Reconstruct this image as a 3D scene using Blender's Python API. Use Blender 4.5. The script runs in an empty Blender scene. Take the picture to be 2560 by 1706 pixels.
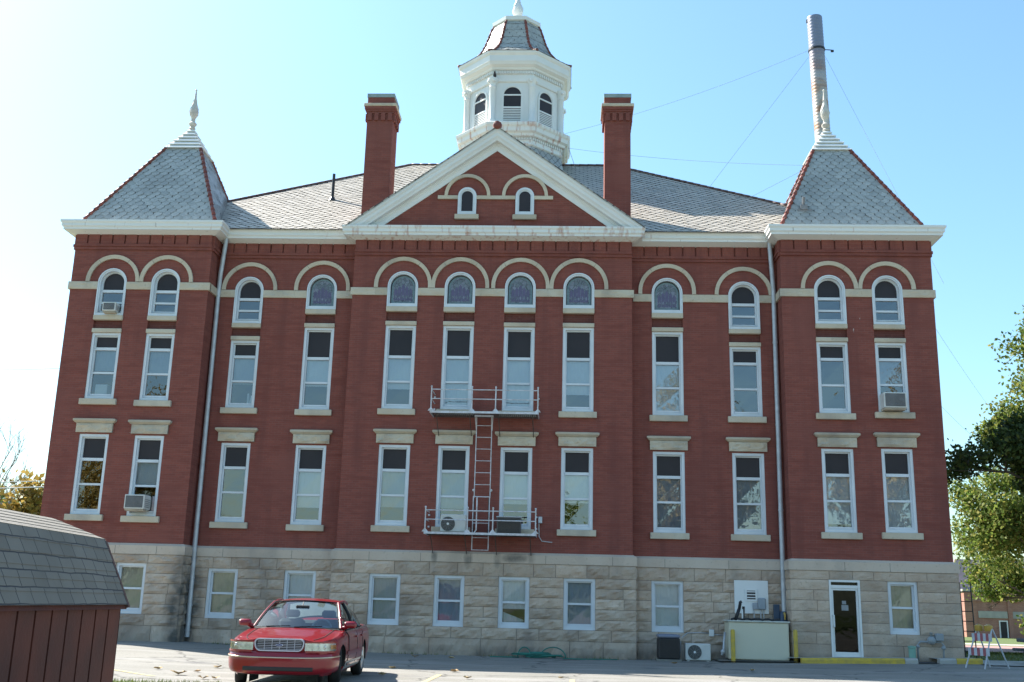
import bpy, math, random
import numpy as np
from mathutils import Vector, Matrix

random.seed(7)
R = math.radians
PI = math.pi
scn = bpy.context.scene
COL = scn.collection

# ------------------------------------------------------------------ camera
cam_d = bpy.data.cameras.new("camera")
cam = bpy.data.objects.new("camera", cam_d)
COL.objects.link(cam)
pitch, yaw, roll = 0.24374, -0.05417, 0.02594
fw = Vector((math.sin(yaw) * math.cos(pitch), math.cos(yaw) * math.cos(pitch), math.sin(pitch)))
rt = Vector((math.cos(yaw), -math.sin(yaw), 0))
up = rt.cross(fw)
r2 = rt * math.cos(roll) + up * math.sin(roll)
u2 = -rt * math.sin(roll) + up * math.cos(roll)
cam.matrix_world = Matrix(((r2.x, u2.x, -fw.x, 2.508), (r2.y, u2.y, -fw.y, -33.0), (r2.z, u2.z, -fw.z, 1.49), (0, 0, 0, 1)))
cam_d.sensor_width = 36
cam_d.lens = 2633 / 2560 * 36
cam_d.clip_end = 3000
cam_d.clip_start = 0.1
scn.camera = cam
# ------------------------------------------------------------------ light
SUN_EL, SUN_AZ = R(45), R(-58)          # azimuth from +Y, negative towards -X
sd = Vector((math.sin(SUN_AZ) * math.cos(SUN_EL), math.cos(SUN_AZ) * math.cos(SUN_EL), math.sin(SUN_EL)))
w = bpy.data.worlds.new("World")
scn.world = w
w.use_nodes = True
nt = w.node_tree
nt.nodes.clear()
sky = nt.nodes.new("ShaderNodeTexSky")
sky.sky_type = 'NISHITA'
sky.sun_disc = False
sky.sun_elevation = SUN_EL
sky.sun_rotation = SUN_AZ
sky.air_density = 1.3
sky.dust_density = 1.1
sky.ozone_density = 6.0
bg = nt.nodes.new("ShaderNodeBackground")
bg.inputs[1].default_value = 0.05
wo = nt.nodes.new("ShaderNodeOutputWorld")
tint = nt.nodes.new("ShaderNodeMix"); tint.data_type = 'RGBA'; tint.blend_type = 'MULTIPLY'; tint.inputs[0].default_value = 1
tint.inputs[7].default_value = (.93, 1.04, .97, 1)          # camera white balance
nt.links.new(sky.outputs[0], tint.inputs[6]); nt.links.new(tint.outputs[2], bg.inputs[0])
nt.links.new(bg.outputs[0], wo.inputs[0])
sl = bpy.data.lights.new("sun", 'SUN')
sl.energy = 2.3
sl.angle = R(0.53)
sl.color = (1.0, 0.95, 0.87)
so = bpy.data.objects.new("sun", sl)
COL.objects.link(so)
so.rotation_euler = (-sd).to_track_quat('-Z', 'Y').to_euler()
so.location = sd * 60
scn.view_settings.view_transform = 'Standard'
scn.view_settings.look = 'None'
scn.view_settings.gamma = 1
scn.view_settings.exposure = 2.45
scn.render.engine = 'CYCLES'
scn.cycles.max_bounces = 8
scn.cycles.transparent_max_bounces = 12

# ------------------------------------------------------------------ materials
def new_mat(name):
    m = bpy.data.materials.new(name)
    m.use_nodes = True
    n = m.node_tree
    n.nodes.clear()
    out = n.nodes.new("ShaderNodeOutputMaterial")
    b = n.nodes.new("ShaderNodeBsdfPrincipled")
    n.links.new(b.outputs[0], out.inputs[0])
    return m, n, b, out

def N(n, t, **kw):
    x = n.nodes.new(t)
    for k, v in kw.items():
        if k.startswith('i_'):
            key = k[2:]
            key = int(key) if key.isdigit() else key.replace('_', ' ')
            x.inputs[key].default_value = v
        else:
            setattr(x, k, v)
    return x

def c4(c): return (c[0], c[1], c[2], 1)

def noise_mix(n, vec, scale, c1, c2, lo=.35, hi=.65, detail=6, dist=0.0):
    no = N(n, "ShaderNodeTexNoise", i_Scale=scale, i_Detail=detail, i_Distortion=dist)
    if vec: n.links.new(vec, no.inputs['Vector'])
    mr = N(n, "ShaderNodeMapRange")
    mr.inputs[1].default_value = lo; mr.inputs[2].default_value = hi
    n.links.new(no.outputs[0], mr.inputs[0])
    mx = N(n, "ShaderNodeMix", data_type='RGBA')
    for i, c in ((6, c1), (7, c2)):
        if isinstance(c, tuple): mx.inputs[i].default_value = c4(c)
        else: n.links.new(c, mx.inputs[i])
    n.links.new(mr.outputs[0], mx.inputs[0])
    return mx.outputs[2], no.outputs[0]

def simple(name, c1, c2=None, scale=3.0, rough=.6, metal=0.0, bump=0.0, bscale=None, spec=.5, coat=0.0):
    m, n, b, o = new_mat(name)
    tc = N(n, "ShaderNodeTexCoord")
    if c2 is None: c2 = tuple(x * .86 for x in c1)
    col, f = noise_mix(n, tc.outputs['Object'], scale, c1, c2)
    n.links.new(col, b.inputs['Base Color'])
    b.inputs['Roughness'].default_value = rough
    b.inputs['Metallic'].default_value = metal
    b.inputs['Specular IOR Level'].default_value = spec
    b.inputs['Coat Weight'].default_value = coat
    if bump:
        no = N(n, "ShaderNodeTexNoise", i_Scale=bscale or scale * 6, i_Detail=8)
        n.links.new(tc.outputs['Object'], no.inputs['Vector'])
        bp = N(n, "ShaderNodeBump", i_Strength=bump, i_Distance=.02)
        n.links.new(no.outputs[0], bp.inputs['Height'])
        n.links.new(bp.outputs[0], b.inputs['Normal'])
    return m

def brick_mat(name, c1, c2, mort, bw=.21, bh=.071, ms=.008):
    m, n, b, o = new_mat(name)
    uv = N(n, "ShaderNodeUVMap")
    tc = N(n, "ShaderNodeTexCoord")
    br = N(n, "ShaderNodeTexBrick", i_Scale=1.0, i_Mortar_Size=ms, i_Brick_Width=bw, i_Row_Height=bh, i_Bias=-.2)
    br.inputs["Mortar Smooth"].default_value=.3
    br.inputs['Mortar Smooth'].default_value = .3
    br.inputs[1].default_value = c4(c1); br.inputs[2].default_value = c4(c2); br.inputs[3].default_value = c4(mort)
    n.links.new(uv.outputs[0], br.inputs[0])
    # broad weathering + streaks
    mp = N(n, "ShaderNodeMapping"); mp.inputs['Scale'].default_value = (1.6, 1.6, .22)
    n.links.new(tc.outputs['Object'], mp.inputs[0])
    col, f = noise_mix(n, mp.outputs[0], 1.3, br.outputs[0], (c1[0] * .62, c1[1] * .70, c1[2] * .8), .48, .82)
    mpr = N(n, "ShaderNodeMapping"); mpr.inputs['Scale'].default_value = (.7, .7, 6.0)
    n.links.new(tc.outputs['Object'], mpr.inputs[0])
    colr, fr = noise_mix(n, mpr.outputs[0], 1.6, col, (c1[0] * .74, c1[1] * .72, c1[2] * .75), .46, .76, detail=5)
    col2, f2 = noise_mix(n, tc.outputs['Object'], .55, colr, (c2[0] * 1.15, c2[1] * 1.3, c2[2] * 1.3), .55, .85)
    # rare pale efflorescence marks
    mp2 = N(n, "ShaderNodeMapping"); mp2.inputs['Scale'].default_value = (5, 5, 2.2)
    n.links.new(tc.outputs['Object'], mp2.inputs[0])
    col3, f3 = noise_mix(n, mp2.outputs[0], 1.4, col2, (.5, .42, .38), .775, .80, detail=3)
    n.links.new(col3, b.inputs['Base Color'])
    b.inputs['Roughness'].default_value = .85
    b.inputs['Specular IOR Level'].default_value = .25
    bp = N(n, "ShaderNodeBump", i_Strength=.35, i_Distance=.01)
    n.links.new(br.outputs[1], bp.inputs['Height']); bp.invert = True
    n.links.new(bp.outputs[0], b.inputs['Normal'])
    return m

def slate_mat(name, ca, cb, w=.27, rot=45, off=0.0, gap=.016, rough=.5, asp=1.0, edge=(.035, .038, .045)):
    m, n, b, o = new_mat(name)
    uv = N(n, "ShaderNodeUVMap")
    tc = N(n, "ShaderNodeTexCoord")
    mp0 = N(n, "ShaderNodeMapping"); mp0.inputs['Scale'].default_value = (1, asp, 1)
    mp = N(n, "ShaderNodeMapping"); mp.inputs['Rotation'].default_value = (0, 0, R(rot))
    n.links.new(uv.outputs[0], mp0.inputs[0])
    n.links.new(mp0.outputs[0], mp.inputs[0])
    # small wobble so that no course is ruled
    nz = N(n, "ShaderNodeTexNoise", i_Scale=1.7, i_Detail=2)
    n.links.new(tc.outputs['Object'], nz.inputs['Vector'])
    wob = N(n, "ShaderNodeVectorMath", operation='MULTIPLY_ADD')
    wob.inputs[1].default_value = (.05, .05, 0)
    n.links.new(nz.outputs[1], wob.inputs[0]); n.links.new(mp.outputs[0], wob.inputs[2])
    br = N(n, "ShaderNodeTexBrick", i_Scale=1.0, i_Mortar_Size=gap, i_Brick_Width=w, i_Row_Height=w if rot else w * .55, offset=off)
    br.inputs['Mortar Smooth'].default_value = .2
    br.inputs[1].default_value = c4(ca); br.inputs[2].default_value = c4(cb); br.inputs[3].default_value = c4(edge)
    n.links.new(wob.outputs[0], br.inputs[0])
    col, f = noise_mix(n, tc.outputs['Object'], .9, br.outputs[0], tuple(x * .66 for x in cb), .5, .8)
    n.links.new(col, b.inputs['Base Color'])
    mr = N(n, "ShaderNodeMapRange"); mr.inputs[3].default_value = rough - .12; mr.inputs[4].default_value = rough + .15
    no = N(n, "ShaderNodeTexNoise", i_Scale=2.3, i_Detail=5)
    n.links.new(tc.outputs['Object'], no.inputs['Vector'])
    n.links.new(no.outputs[0], mr.inputs[0]); n.links.new(mr.outputs[0], b.inputs['Roughness'])
    bp = N(n, "ShaderNodeBump", i_Strength=.6, i_Distance=.02); bp.invert = True
    n.links.new(br.outputs[1], bp.inputs['Height'])
    bp2 = N(n, "ShaderNodeBump", i_Strength=.35, i_Distance=.05)
    sep = N(n, "ShaderNodeSeparateColor"); n.links.new(br.outputs[0], sep.inputs[0])
    n.links.new(no.outputs[0], bp2.inputs['Height']); n.links.new(bp.outputs[0], bp2.inputs['Normal'])
    n.links.new(bp2.outputs[0], b.inputs['Normal'])
    return m

def stone_mat(name, base, warm, dark, scale=1.6, bump=.5, bscale=9, stain=False):
    m, n, b, o = new_mat(name)
    tc = N(n, "ShaderNodeTexCoord")
    ge = N(n, "ShaderNodeNewGeometry")
    col, f = noise_mix(n, tc.outputs['Object'], scale, base, warm, .35, .7)
    rv = N(n, "ShaderNodeMapRange"); rv.inputs[3].default_value = .80; rv.inputs[4].default_value = 1.12
    n.links.new(ge.outputs['Random Per Island'], rv.inputs[0])
    hv = N(n, "ShaderNodeHueSaturation"); n.links.new(rv.outputs[0], hv.inputs['Value']); n.links.new(col, hv.inputs['Color'])
    mp = N(n, "ShaderNodeMapping"); mp.inputs['Scale'].default_value = (1, 1, .45)
    n.links.new(tc.outputs['Object'], mp.inputs[0])
    col2, f2 = noise_mix(n, mp.outputs[0], 1.1, hv.outputs[0], dark, .50, .84, detail=9)
    col3, f3 = noise_mix(n, tc.outputs['Object'], 14, col2, tuple(x * .7 for x in warm), .6, .85, detail=4)
    if stain:      # mould round the left downspout, soot below the fire escape brackets
        sp = N(n, "ShaderNodeSeparateXYZ"); n.links.new(tc.outputs['Object'], sp.inputs[0])
        sn = N(n, "ShaderNodeTexNoise", i_Scale=2.2, i_Detail=7); n.links.new(tc.outputs['Object'], sn.inputs['Vector'])
        tot = None
        for xc, wx, zc, wz, amt in ((-9.2, .50, .9, 2.1, .85), (-1.5, .12, 2.85, .3, .5), (-.45, .16, 2.8, .35, .45), (.45, .14, 2.82, .35, .45), (1.0, .5, 2.82, .16, .6), (1.5, .14, 2.85, .3, .5), (10.0, 20, -.05, .35, .5)):
            ds = []
            for ax, c_, w_ in ((0, xc, wx), (2, zc, wz)):
                su = N(n, "ShaderNodeMath", operation='SUBTRACT'); n.links.new(sp.outputs[ax], su.inputs[0]); su.inputs[1].default_value = c_
                dv = N(n, "ShaderNodeMath", operation='DIVIDE'); n.links.new(su.outputs[0], dv.inputs[0]); dv.inputs[1].default_value = w_
                pw = N(n, "ShaderNodeMath", operation='MULTIPLY'); n.links.new(dv.outputs[0], pw.inputs[0]); n.links.new(dv.outputs[0], pw.inputs[1])
                ds.append(pw)
            ad = N(n, "ShaderNodeMath", operation='ADD'); n.links.new(ds[0].outputs[0], ad.inputs[0]); n.links.new(ds[1].outputs[0], ad.inputs[1])
            mr_ = N(n, "ShaderNodeMapRange"); mr_.inputs[1].default_value = 0; mr_.inputs[2].default_value = 1; mr_.inputs[3].default_value = amt; mr_.inputs[4].default_value = 0
            n.links.new(ad.outputs[0], mr_.inputs[0])
            if tot is None: tot = mr_
            else:
                mxx = N(n, "ShaderNodeMath", operation='MAXIMUM'); n.links.new(tot.outputs[0], mxx.inputs[0]); n.links.new(mr_.outputs[0], mxx.inputs[1]); tot = mxx
        sr = N(n, "ShaderNodeMapRange"); sr.inputs[1].default_value = .32; sr.inputs[2].default_value = .62; sr.inputs[4].default_value = 1.5
        n.links.new(sn.outputs[0], sr.inputs[0])
        ml = N(n, "ShaderNodeMath", operation='MULTIPLY', use_clamp=True); n.links.new(tot.outputs[0], ml.inputs[0]); n.links.new(sr.outputs[0], ml.inputs[1])
        mxs = N(n, "ShaderNodeMix", data_type='RGBA'); mxs.inputs[7].default_value = (.12, .112, .10, 1)
        n.links.new(ml.outputs[0], mxs.inputs[0]); n.links.new(col3, mxs.inputs[6]); col3 = mxs.outputs[2]
    n.links.new(col3, b.inputs['Base Color'])
    b.inputs['Roughness'].default_value = .9
    b.inputs['Specular IOR Level'].default_value = .2
    no = N(n, "ShaderNodeTexNoise", i_Scale=bscale, i_Detail=8, i_Roughness=.62)
    n.links.new(tc.outputs['Object'], no.inputs['Vector'])
    bp = N(n, "ShaderNodeBump", i_Strength=bump, i_Distance=.05)
    n.links.new(no.outputs[0], bp.inputs['Height'])
    n.links.new(bp.outputs[0], b.inputs['Normal'])
    return m

def glass_mat(name, tint=(.9, .95, .97), refl=.16, rough=.02, bump=.0):
    m, n, b, o = new_mat(name)
    n.nodes.remove(b)
    tr = N(n, "ShaderNodeBsdfTransparent"); tr.inputs[0].default_value = c4(tint)
    gl = N(n, "ShaderNodeBsdfGlossy"); gl.inputs['Roughness'].default_value = rough
    fr = N(n, "ShaderNodeFresnel", i_IOR=1.5)
    mt = N(n, "ShaderNodeMath", operation='MULTIPLY_ADD'); mt.inputs[1].default_value = 1.0; mt.inputs[2].default_value = refl
    n.links.new(fr.outputs[0], mt.inputs[0])
    ms = N(n, "ShaderNodeMixShader")
    n.links.new(mt.outputs[0], ms.inputs[0]); n.links.new(tr.outputs[0], ms.inputs[1]); n.links.new(gl.outputs[0], ms.inputs[2])
    n.links.new(ms.outputs[0], o.inputs[0])
    if bump:
        tc = N(n, "ShaderNodeTexCoord")
        no = N(n, "ShaderNodeTexNoise", i_Scale=2.2, i_Detail=2)
        n.links.new(tc.outputs['Object'], no.inputs['Vector'])
        bp = N(n, "ShaderNodeBump", i_Strength=bump, i_Distance=.03)
        n.links.new(no.outputs[0], bp.inputs['Height']); n.links.new(bp.outputs[0], gl.inputs['Normal'])
    return m

def leaf_mat(name, cols, trans=.35):
    m, n, b, o = new_mat(name)
    ge = N(n, "ShaderNodeNewGeometry")
    cr = N(n, "ShaderNodeValToRGB")
    cr.color_ramp.elements[0].color = c4(cols[0]); cr.color_ramp.elements[-1].color = c4(cols[-1])
    for i, c in enumerate(cols[1:-1]):
        e = cr.color_ramp.elements.new((i + 1) / (len(cols) - 1)); e.color = c4(c)
    n.links.new(ge.outputs['Random Per Island'], cr.inputs[0])
    b.inputs['Roughness'].default_value = .6
    b.inputs['Specular IOR Level'].default_value = .3
    n.links.new(cr.outputs[0], b.inputs['Base Color'])
    tl = N(n, "ShaderNodeBsdfTranslucent"); n.links.new(cr.outputs[0], tl.inputs[0])
    ms = N(n, "ShaderNodeMixShader"); ms.inputs[0].default_value = trans
    n.links.new(b.outputs[0], ms.inputs[1]); n.links.new(tl.outputs[0], ms.inputs[2]); n.links.new(ms.outputs[0], o.inputs[0])
    return m

M = {}
M['brick'] = brick_mat('brick', (.262, .078, .058), (.205, .063, .050), (.235, .098, .078), ms=.008)
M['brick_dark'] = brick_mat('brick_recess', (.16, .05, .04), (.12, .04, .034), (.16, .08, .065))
M['slate'] = slate_mat('slate', (.40, .365, .305), (.29, .268, .235), w=.26, gap=.034, edge=(.07, .065, .065))
M['slate_blue'] = slate_mat('slate_blue', (.33, .345, .34), (.44, .45, .435), w=.245, gap=.014, asp=1.12, edge=(.075, .08, .085), rough=.4)
M['shingle'] = slate_mat('asphalt_shingle', (.165, .15, .125), (.215, .195, .163), w=.32, rot=0, off=.5, gap=.008, rough=.9, edge=(.05, .05, .055))
M['stone'] = stone_mat('limestone', (.58, .465, .365), (.48, .355, .265), (.25, .205, .17), stain=True)
M['stone_smooth'] = stone_mat('dressed_limestone', (.61, .51, .415), (.56, .445, .35), (.33, .28, .235), scale=.9, bump=.12, stain=True)
M['trimstone'] = stone_mat('trim_limestone', (.60, .53, .42), (.55, .45, .33), (.30, .26, .22), scale=1.2, bump=.25)
M['mortar'] = simple('mortar', (.20, .185, .165), rough=.95)
M['white'] = simple('white_paint', (.78, .78, .76), (.72, .72, .70), scale=1.1, rough=.5)
M['trim'] = simple('window_trim_paint', (.70, .73, .76), (.62, .65, .68), scale=1.5, rough=.5)
M['dark_panel'] = simple('dark_panel', (.045, .038, .042), (.035, .031, .035), scale=1, rough=.4, spec=.2)
M['glass'] = glass_mat('window_glass', (.74, .79, .82), .17, bump=.16)
M['glass_low'] = glass_mat('basement_glass', (.80, .84, .86), .05, bump=.12)
M['ridge'] = simple('ridge_tile', (.24, .062, .045), (.16, .045, .036), scale=2, rough=.6)
M['green'] = simple('verdigris', (.30, .36, .34), (.22, .28, .28), rough=.6)
M['dark'] = simple('dark_interior', (.03, .03, .032), rough=.9)
M['black'] = simple('black_metal', (.02, .02, .022), rough=.5)
M['iron'] = simple('rusty_iron', (.10, .075, .06), (.06, .045, .04), scale=12, rough=.8)
M['galv'] = simple('galvanised', (.55, .57, .60), (.45, .46, .48), scale=4, rough=.45, metal=.3)
M['wire'] = simple('wire', (.30, .33, .36), rough=.6)

# white gutter with rusty streaks
def stained(name, amount):
    m, n, b, o = new_mat(name)
    tc = N(n, "ShaderNodeTexCoord")
    mp = N(n, "ShaderNodeMapping"); mp.inputs['Scale'].default_value = (3.2, 3.2, .35)
    n.links.new(tc.outputs['Object'], mp.inputs[0])
    col, f = noise_mix(n, mp.outputs[0], 2.2, (.76, .76, .73), (.52, .33, .27), amount, amount + .2, detail=5)
    mp2 = N(n, "ShaderNodeMapping"); mp2.inputs['Scale'].default_value = (9, 9, .5)
    n.links.new(tc.outputs['Object'], mp2.inputs[0])
    col2, f = noise_mix(n, mp2.outputs[0], 1.0, col, (.35, .31, .28), .68, .80, detail=3)
    n.links.new(col2, b.inputs['Base Color']); b.inputs['Roughness'].default_value = .55
    return m
M['gutter'] = stained('painted_gutter', .66)
M['gutter_rust'] = stained('rust_streaked_gutter', .52)

# ------------------------------------------------------------------ mesh helper
class MB:
    def __init__(s):
        s.v = []; s.f = []; s.m = []
    def add(s, vs, fs, mi=0):
        o = len(s.v)
        s.v += [tuple(p) for p in vs]
        for f in fs:
            s.f.append([i + o for i in f]); s.m.append(mi)
        return s
    def quad(s, a, b, c, d, mi=0): return s.add([a, b, c, d], [(0, 1, 2, 3)], mi)
    def box(s, x0, x1, y0, y1, z0, z1, mi=0, mat=None):
        vs = [(x0, y0, z0), (x1, y0, z0), (x1, y1, z0), (x0, y1, z0), (x0, y0, z1), (x1, y0, z1), (x1, y1, z1), (x0, y1, z1)]
        if mat is not None: vs = [tuple(mat @ Vector(p)) for p in vs]
        return s.add(vs, [(0, 3, 2, 1), (4, 5, 6, 7), (0, 1, 5, 4), (1, 2, 6, 5), (2, 3, 7, 6), (3, 0, 4, 7)], mi)
    def bbox(s, x0, x1, y0, y1, z0, z1, b=.02, mi=0, mat=None):
        """box with chamfered edges"""
        vs = []; idx = {}
        X = (x0, x1); Y = (y0, y1); Z = (z0, z1)
        for i in (0, 1):
            for j in (0, 1):
                for k in (0, 1):
                    sx, sy, sz = (1 - 2 * i), (1 - 2 * j), (1 - 2 * k)
                    for a, p in enumerate(((X[i], Y[j] + sy * b, Z[k] + sz * b), (X[i] + sx * b, Y[j], Z[k] + sz * b), (X[i] + sx * b, Y[j] + sy * b, Z[k]))):
                        idx[(i, j, k, a)] = len(vs); vs.append(p)
        q = lambda *t: [idx[x] for x in t]
        fs = []
        for i in (0, 1):
            f = q((i, 0, 0, 0), (i, 1, 0, 0), (i, 1, 1, 0), (i, 0, 1, 0)); fs.append(f if i else f[::-1])
            f = q((0, i, 0, 1), (1, i, 0, 1), (1, i, 1, 1), (0, i, 1, 1)); fs.append(f[::-1] if i else f)
            f = q((0, 0, i, 2), (1, 0, i, 2), (1, 1, i, 2), (0, 1, i, 2)); fs.append(f if i else f[::-1])
        for i in (0, 1):
            for j in (0, 1):
                fs.append(q((i, j, 0, 0), (i, j, 1, 0), (i, j, 1, 1), (i, j, 0, 1)))
                fs.append(q((i, 0, j, 0), (i, 1, j, 0), (i, 1, j, 2), (i, 0, j, 2)))
                fs.append(q((0, i, j, 1), (1, i, j, 1), (1, i, j, 2), (0, i, j, 2)))
                for k in (0, 1): fs.append(q((i, j, k, 0), (i, j, k, 1), (i, j, k, 2)))
        if mat is not None: vs = [tuple(mat @ Vector(p)) for p in vs]
        return s.add(vs, fs, mi)
    def tube(s, pts, r, n=8, mi=0, cap=True):
        pts = [Vector(p) for p in pts]
        rs = r if isinstance(r, (list, tuple)) else [r] * len(pts)
        rings = []; ref = None; vs = []
        for i, p in enumerate(pts):
            d = (pts[min(i + 1, len(pts) - 1)] - pts[max(i - 1, 0)])
            if d.length < 1e-9: d = Vector((0, 0, 1))
            d.normalize()
            if ref is None:
                ref = d.orthogonal().normalized()
            ref = (ref - d * ref.dot(d))
            if ref.length < 1e-6: ref = d.orthogonal()
            ref.normalize()
            bn = d.cross(ref)
            for k in range(n):
                a = 2 * PI * k / n
                vs.append(p + (ref * math.cos(a) + bn * math.sin(a)) * rs[i])
        fs = []
        for i in range(len(pts) - 1):
            for k in range(n):
                k2 = (k + 1) % n
                fs.append((i * n + k, i * n + k2, (i + 1) * n + k2, (i + 1) * n + k))
        if cap:
            fs.append(tuple(range(n))[::-1]); fs.append(tuple(range((len(pts) - 1) * n, len(pts) * n)))
        return s.add(vs, fs, mi)
    def lathe(s, cx, cy, prof, n=16, rot=0.0, mi=0, cap=True):
        vs = []
        for r, z in prof:
            for k in range(n):
                a = rot + 2 * PI * k / n
                vs.append((cx + r * math.cos(a), cy + r * math.sin(a), z))
        fs = []
        for i in range(len(prof) - 1):
            for k in range(n):
                k2 = (k + 1) % n
                fs.append((i * n + k, i * n + k2, (i + 1) * n + k2, (i + 1) * n + k))
        if cap:
            fs.append(tuple(range(n))[::-1]); fs.append(tuple(range((len(prof) - 1) * n, len(prof) * n)))
        return s.add(vs, fs, mi)
    def sweep(s, path, prof, closed=False, mi=0):
        """profile (outward offset, z) along a plan path; outward = right of travel"""
        P = [Vector((p[0], p[1])) for p in path]
        n = len(P); m = len(prof); vs = []
        for i in range(n):
            ds = []
            if closed or i > 0: ds.append((P[i] - P[i - 1]).normalized())
            if closed or i < n - 1: ds.append((P[(i + 1) % n] - P[i]).normalized())
            ns = [Vector((d.y, -d.x)) for d in ds]
            if len(ns) == 1: o = ns[0]
            else:
                o = ns[0] + ns[1]
                o = o / max(o.dot(ns[0]), .2)
            for off, z in prof: vs.append((P[i].x + o.x * off, P[i].y + o.y * off, z))
        fs = []
        for i in range(n if closed else n - 1):
            j = (i + 1) % n
            for k in range(m - 1):
                fs.append((i * m + k, j * m + k, j * m + k + 1, i * m + k + 1))
        s.add(vs, fs, mi)
        if not closed:
            s.add(vs[:m], [tuple(range(m))]); s.add(vs[-m:], [tuple(range(m))[::-1]])
        return s
    def ring(s, outer, inner, y0, y1, mi=0):
        """frame between two outlines (lists of (x,z)); faces -Y"""
        n = len(outer); vs = []
        for pts, y in ((outer, y0), (inner, y0), (outer, y1), (inner, y1)): vs += [(p[0], y, p[1]) for p in pts]
        fs = []
        for i in range(n):
            j = (i + 1) % n
            fs += [(i, j, n + j, n + i), (n + i, n + j, 3 * n + j, 3 * n + i), (j, i, 2 * n + i, 2 * n + j), (2 * n + i, 3 * n + i, 3 * n + j, 2 * n + j)]
        return s.add(vs, fs, mi)
    def poly(s, pts, y, mi=0): return s.add([(p[0], y, p[1]) for p in pts], [tuple(range(len(pts)))], mi)
    def prism(s, pts, y0, y1, mi=0):
        n = len(pts); vs = [(p[0], y0, p[1]) for p in pts] + [(p[0], y1, p[1]) for p in pts]
        fs = [tuple(range(n)), tuple(range(n, 2 * n))[::-1]] + [((i + 1) % n, i, n + i, n + (i + 1) % n) for i in range(n)]
        return s.add(vs, fs, mi)
    def sphere(s, c, r, nu=12, nv=8, mi=0):
        if not isinstance(r, (tuple, list)): r = (r, r, r)
        vs = [(c[0], c[1], c[2] - r[2])]
        for j in range(1, nv):
            t = -PI / 2 + PI * j / nv
            for k in range(nu):
                a = 2 * PI * k / nu
                vs.append((c[0] + r[0] * math.cos(t) * math.cos(a), c[1] + r[1] * math.cos(t) * math.sin(a), c[2] + r[2] * math.sin(t)))
        vs.append((c[0], c[1], c[2] + r[2])); L = len(vs) - 1; fs = []
        for k in range(nu):
            k2 = (k + 1) % nu
            fs.append((0, 1 + k2, 1 + k)); fs.append((L, L - nu + k, L - nu + k2))
            for j in range(nv - 2):
                a = 1 + j * nu
                fs.append((a + k, a + k2, a + nu + k2, a + nu + k))
        return s.add(vs, fs, mi)
    def grid(s, rows, mi=0, close=False):
        n = len(rows); m = len(rows[0]); vs = [p for r in rows for p in r]; fs = []
        for i in range(n - 1):
            for j in range(m if close else m - 1):
                j2 = (j + 1) % m
                fs.append((i * m + j, i * m + j2, (i + 1) * m + j2, (i + 1) * m + j))
        return s.add(vs, fs, mi)
    def build(s, name, mats, parent=None, smooth=False, uv=True, angle=None):
        me = bpy.data.meshes.new(name)
        me.from_pydata(s.v, [], s.f)
        if not isinstance(mats, (list, tuple)): mats = [mats]
        for m in mats: me.materials.append(m)
        me.polygons.foreach_set('material_index', s.m)
        me.polygons.foreach_set('use_smooth', [bool(smooth)] * len(s.f))
        if smooth and angle: me.set_sharp_from_angle(angle=R(angle))
        if uv and len(s.f) < 60000:
            L = me.uv_layers.new(name="UVMap")
            co = np.empty(len(me.vertices) * 3); me.vertices.foreach_get('co', co); co = co.reshape(-1, 3)
            nr = np.empty(len(me.polygons) * 3); me.polygons.foreach_get('normal', nr); nr = nr.reshape(-1, 3)
            lt = np.empty(len(me.polygons), dtype=np.int32); me.polygons.foreach_get('loop_total', lt)
            vi = np.empty(len(me.loops), dtype=np.int32); me.loops.foreach_get('vertex_index', vi)
            h = np.hypot(nr[:, 0], nr[:, 1]); fl = h < .05
            t = np.stack([-nr[:, 1], nr[:, 0], 0 * h], 1) / np.maximum(h, 1e-6)[:, None]
            t[fl] = (1, 0, 0)
            bb = np.cross(nr, t); bb[fl] = (0, 1, 0)
            fi = np.repeat(np.arange(len(lt)), lt)
            u = (co[vi] * t[fi]).sum(1); v = (co[vi] * bb[fi]).sum(1)
            L.data.foreach_set('uv', np.stack([u, v], 1).ravel())
        o = bpy.data.objects.new(name, me)
        COL.objects.link(o)
        if parent: o.parent = parent
        return o

def tag(o, label=None, cat=None, group=None, kind=None):
    if label: o['label'] = label
    if cat: o['category'] = cat
    if group: o['group'] = group
    if kind: o['kind'] = kind
    return o

def thing(name, label, cat, loc=(0, 0, 0), rz=0.0, group=None):
    o = bpy.data.objects.new(name, None)
    o.empty_display_size = .2
    COL.objects.link(o)
    o.location = loc; o.rotation_euler = (0, 0, rz)
    return tag(o, label, cat, group)

def copy_tree(o, parent=None):
    c = o.copy(); COL.objects.link(c)
    if parent: c.parent = parent
    for ch in list(o.children): copy_tree(ch, c)
    return c

def ground_z(x, y):
    z = np.interp(x, [-40, -14, -9, -4, 0, 5, 9, 14.5, 22, 60], [.05, .06, .09, -.07, -.08, -.06, .02, .15, .17, .17])
    return float(z * min(max((y + 16) / 14, 0), 1))

def outline(x0, x1, z0, z1, arch, ins=0.0, n=14):
    if not arch:
        return [(x0 + ins, z0 + ins), (x1 - ins, z0 + ins), (x1 - ins, z1 - ins), (x0 + ins, z1 - ins)]
    r = (x1 - x0) / 2; cx = (x0 + x1) / 2; zs = z1 - r; r -= ins
    return [(x0 + ins, z0 + ins), (x1 - ins, z0 + ins)] + [(cx + r * math.cos(PI * k / n), zs + r * math.sin(PI * k / n)) for k in range(n + 1)]

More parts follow.
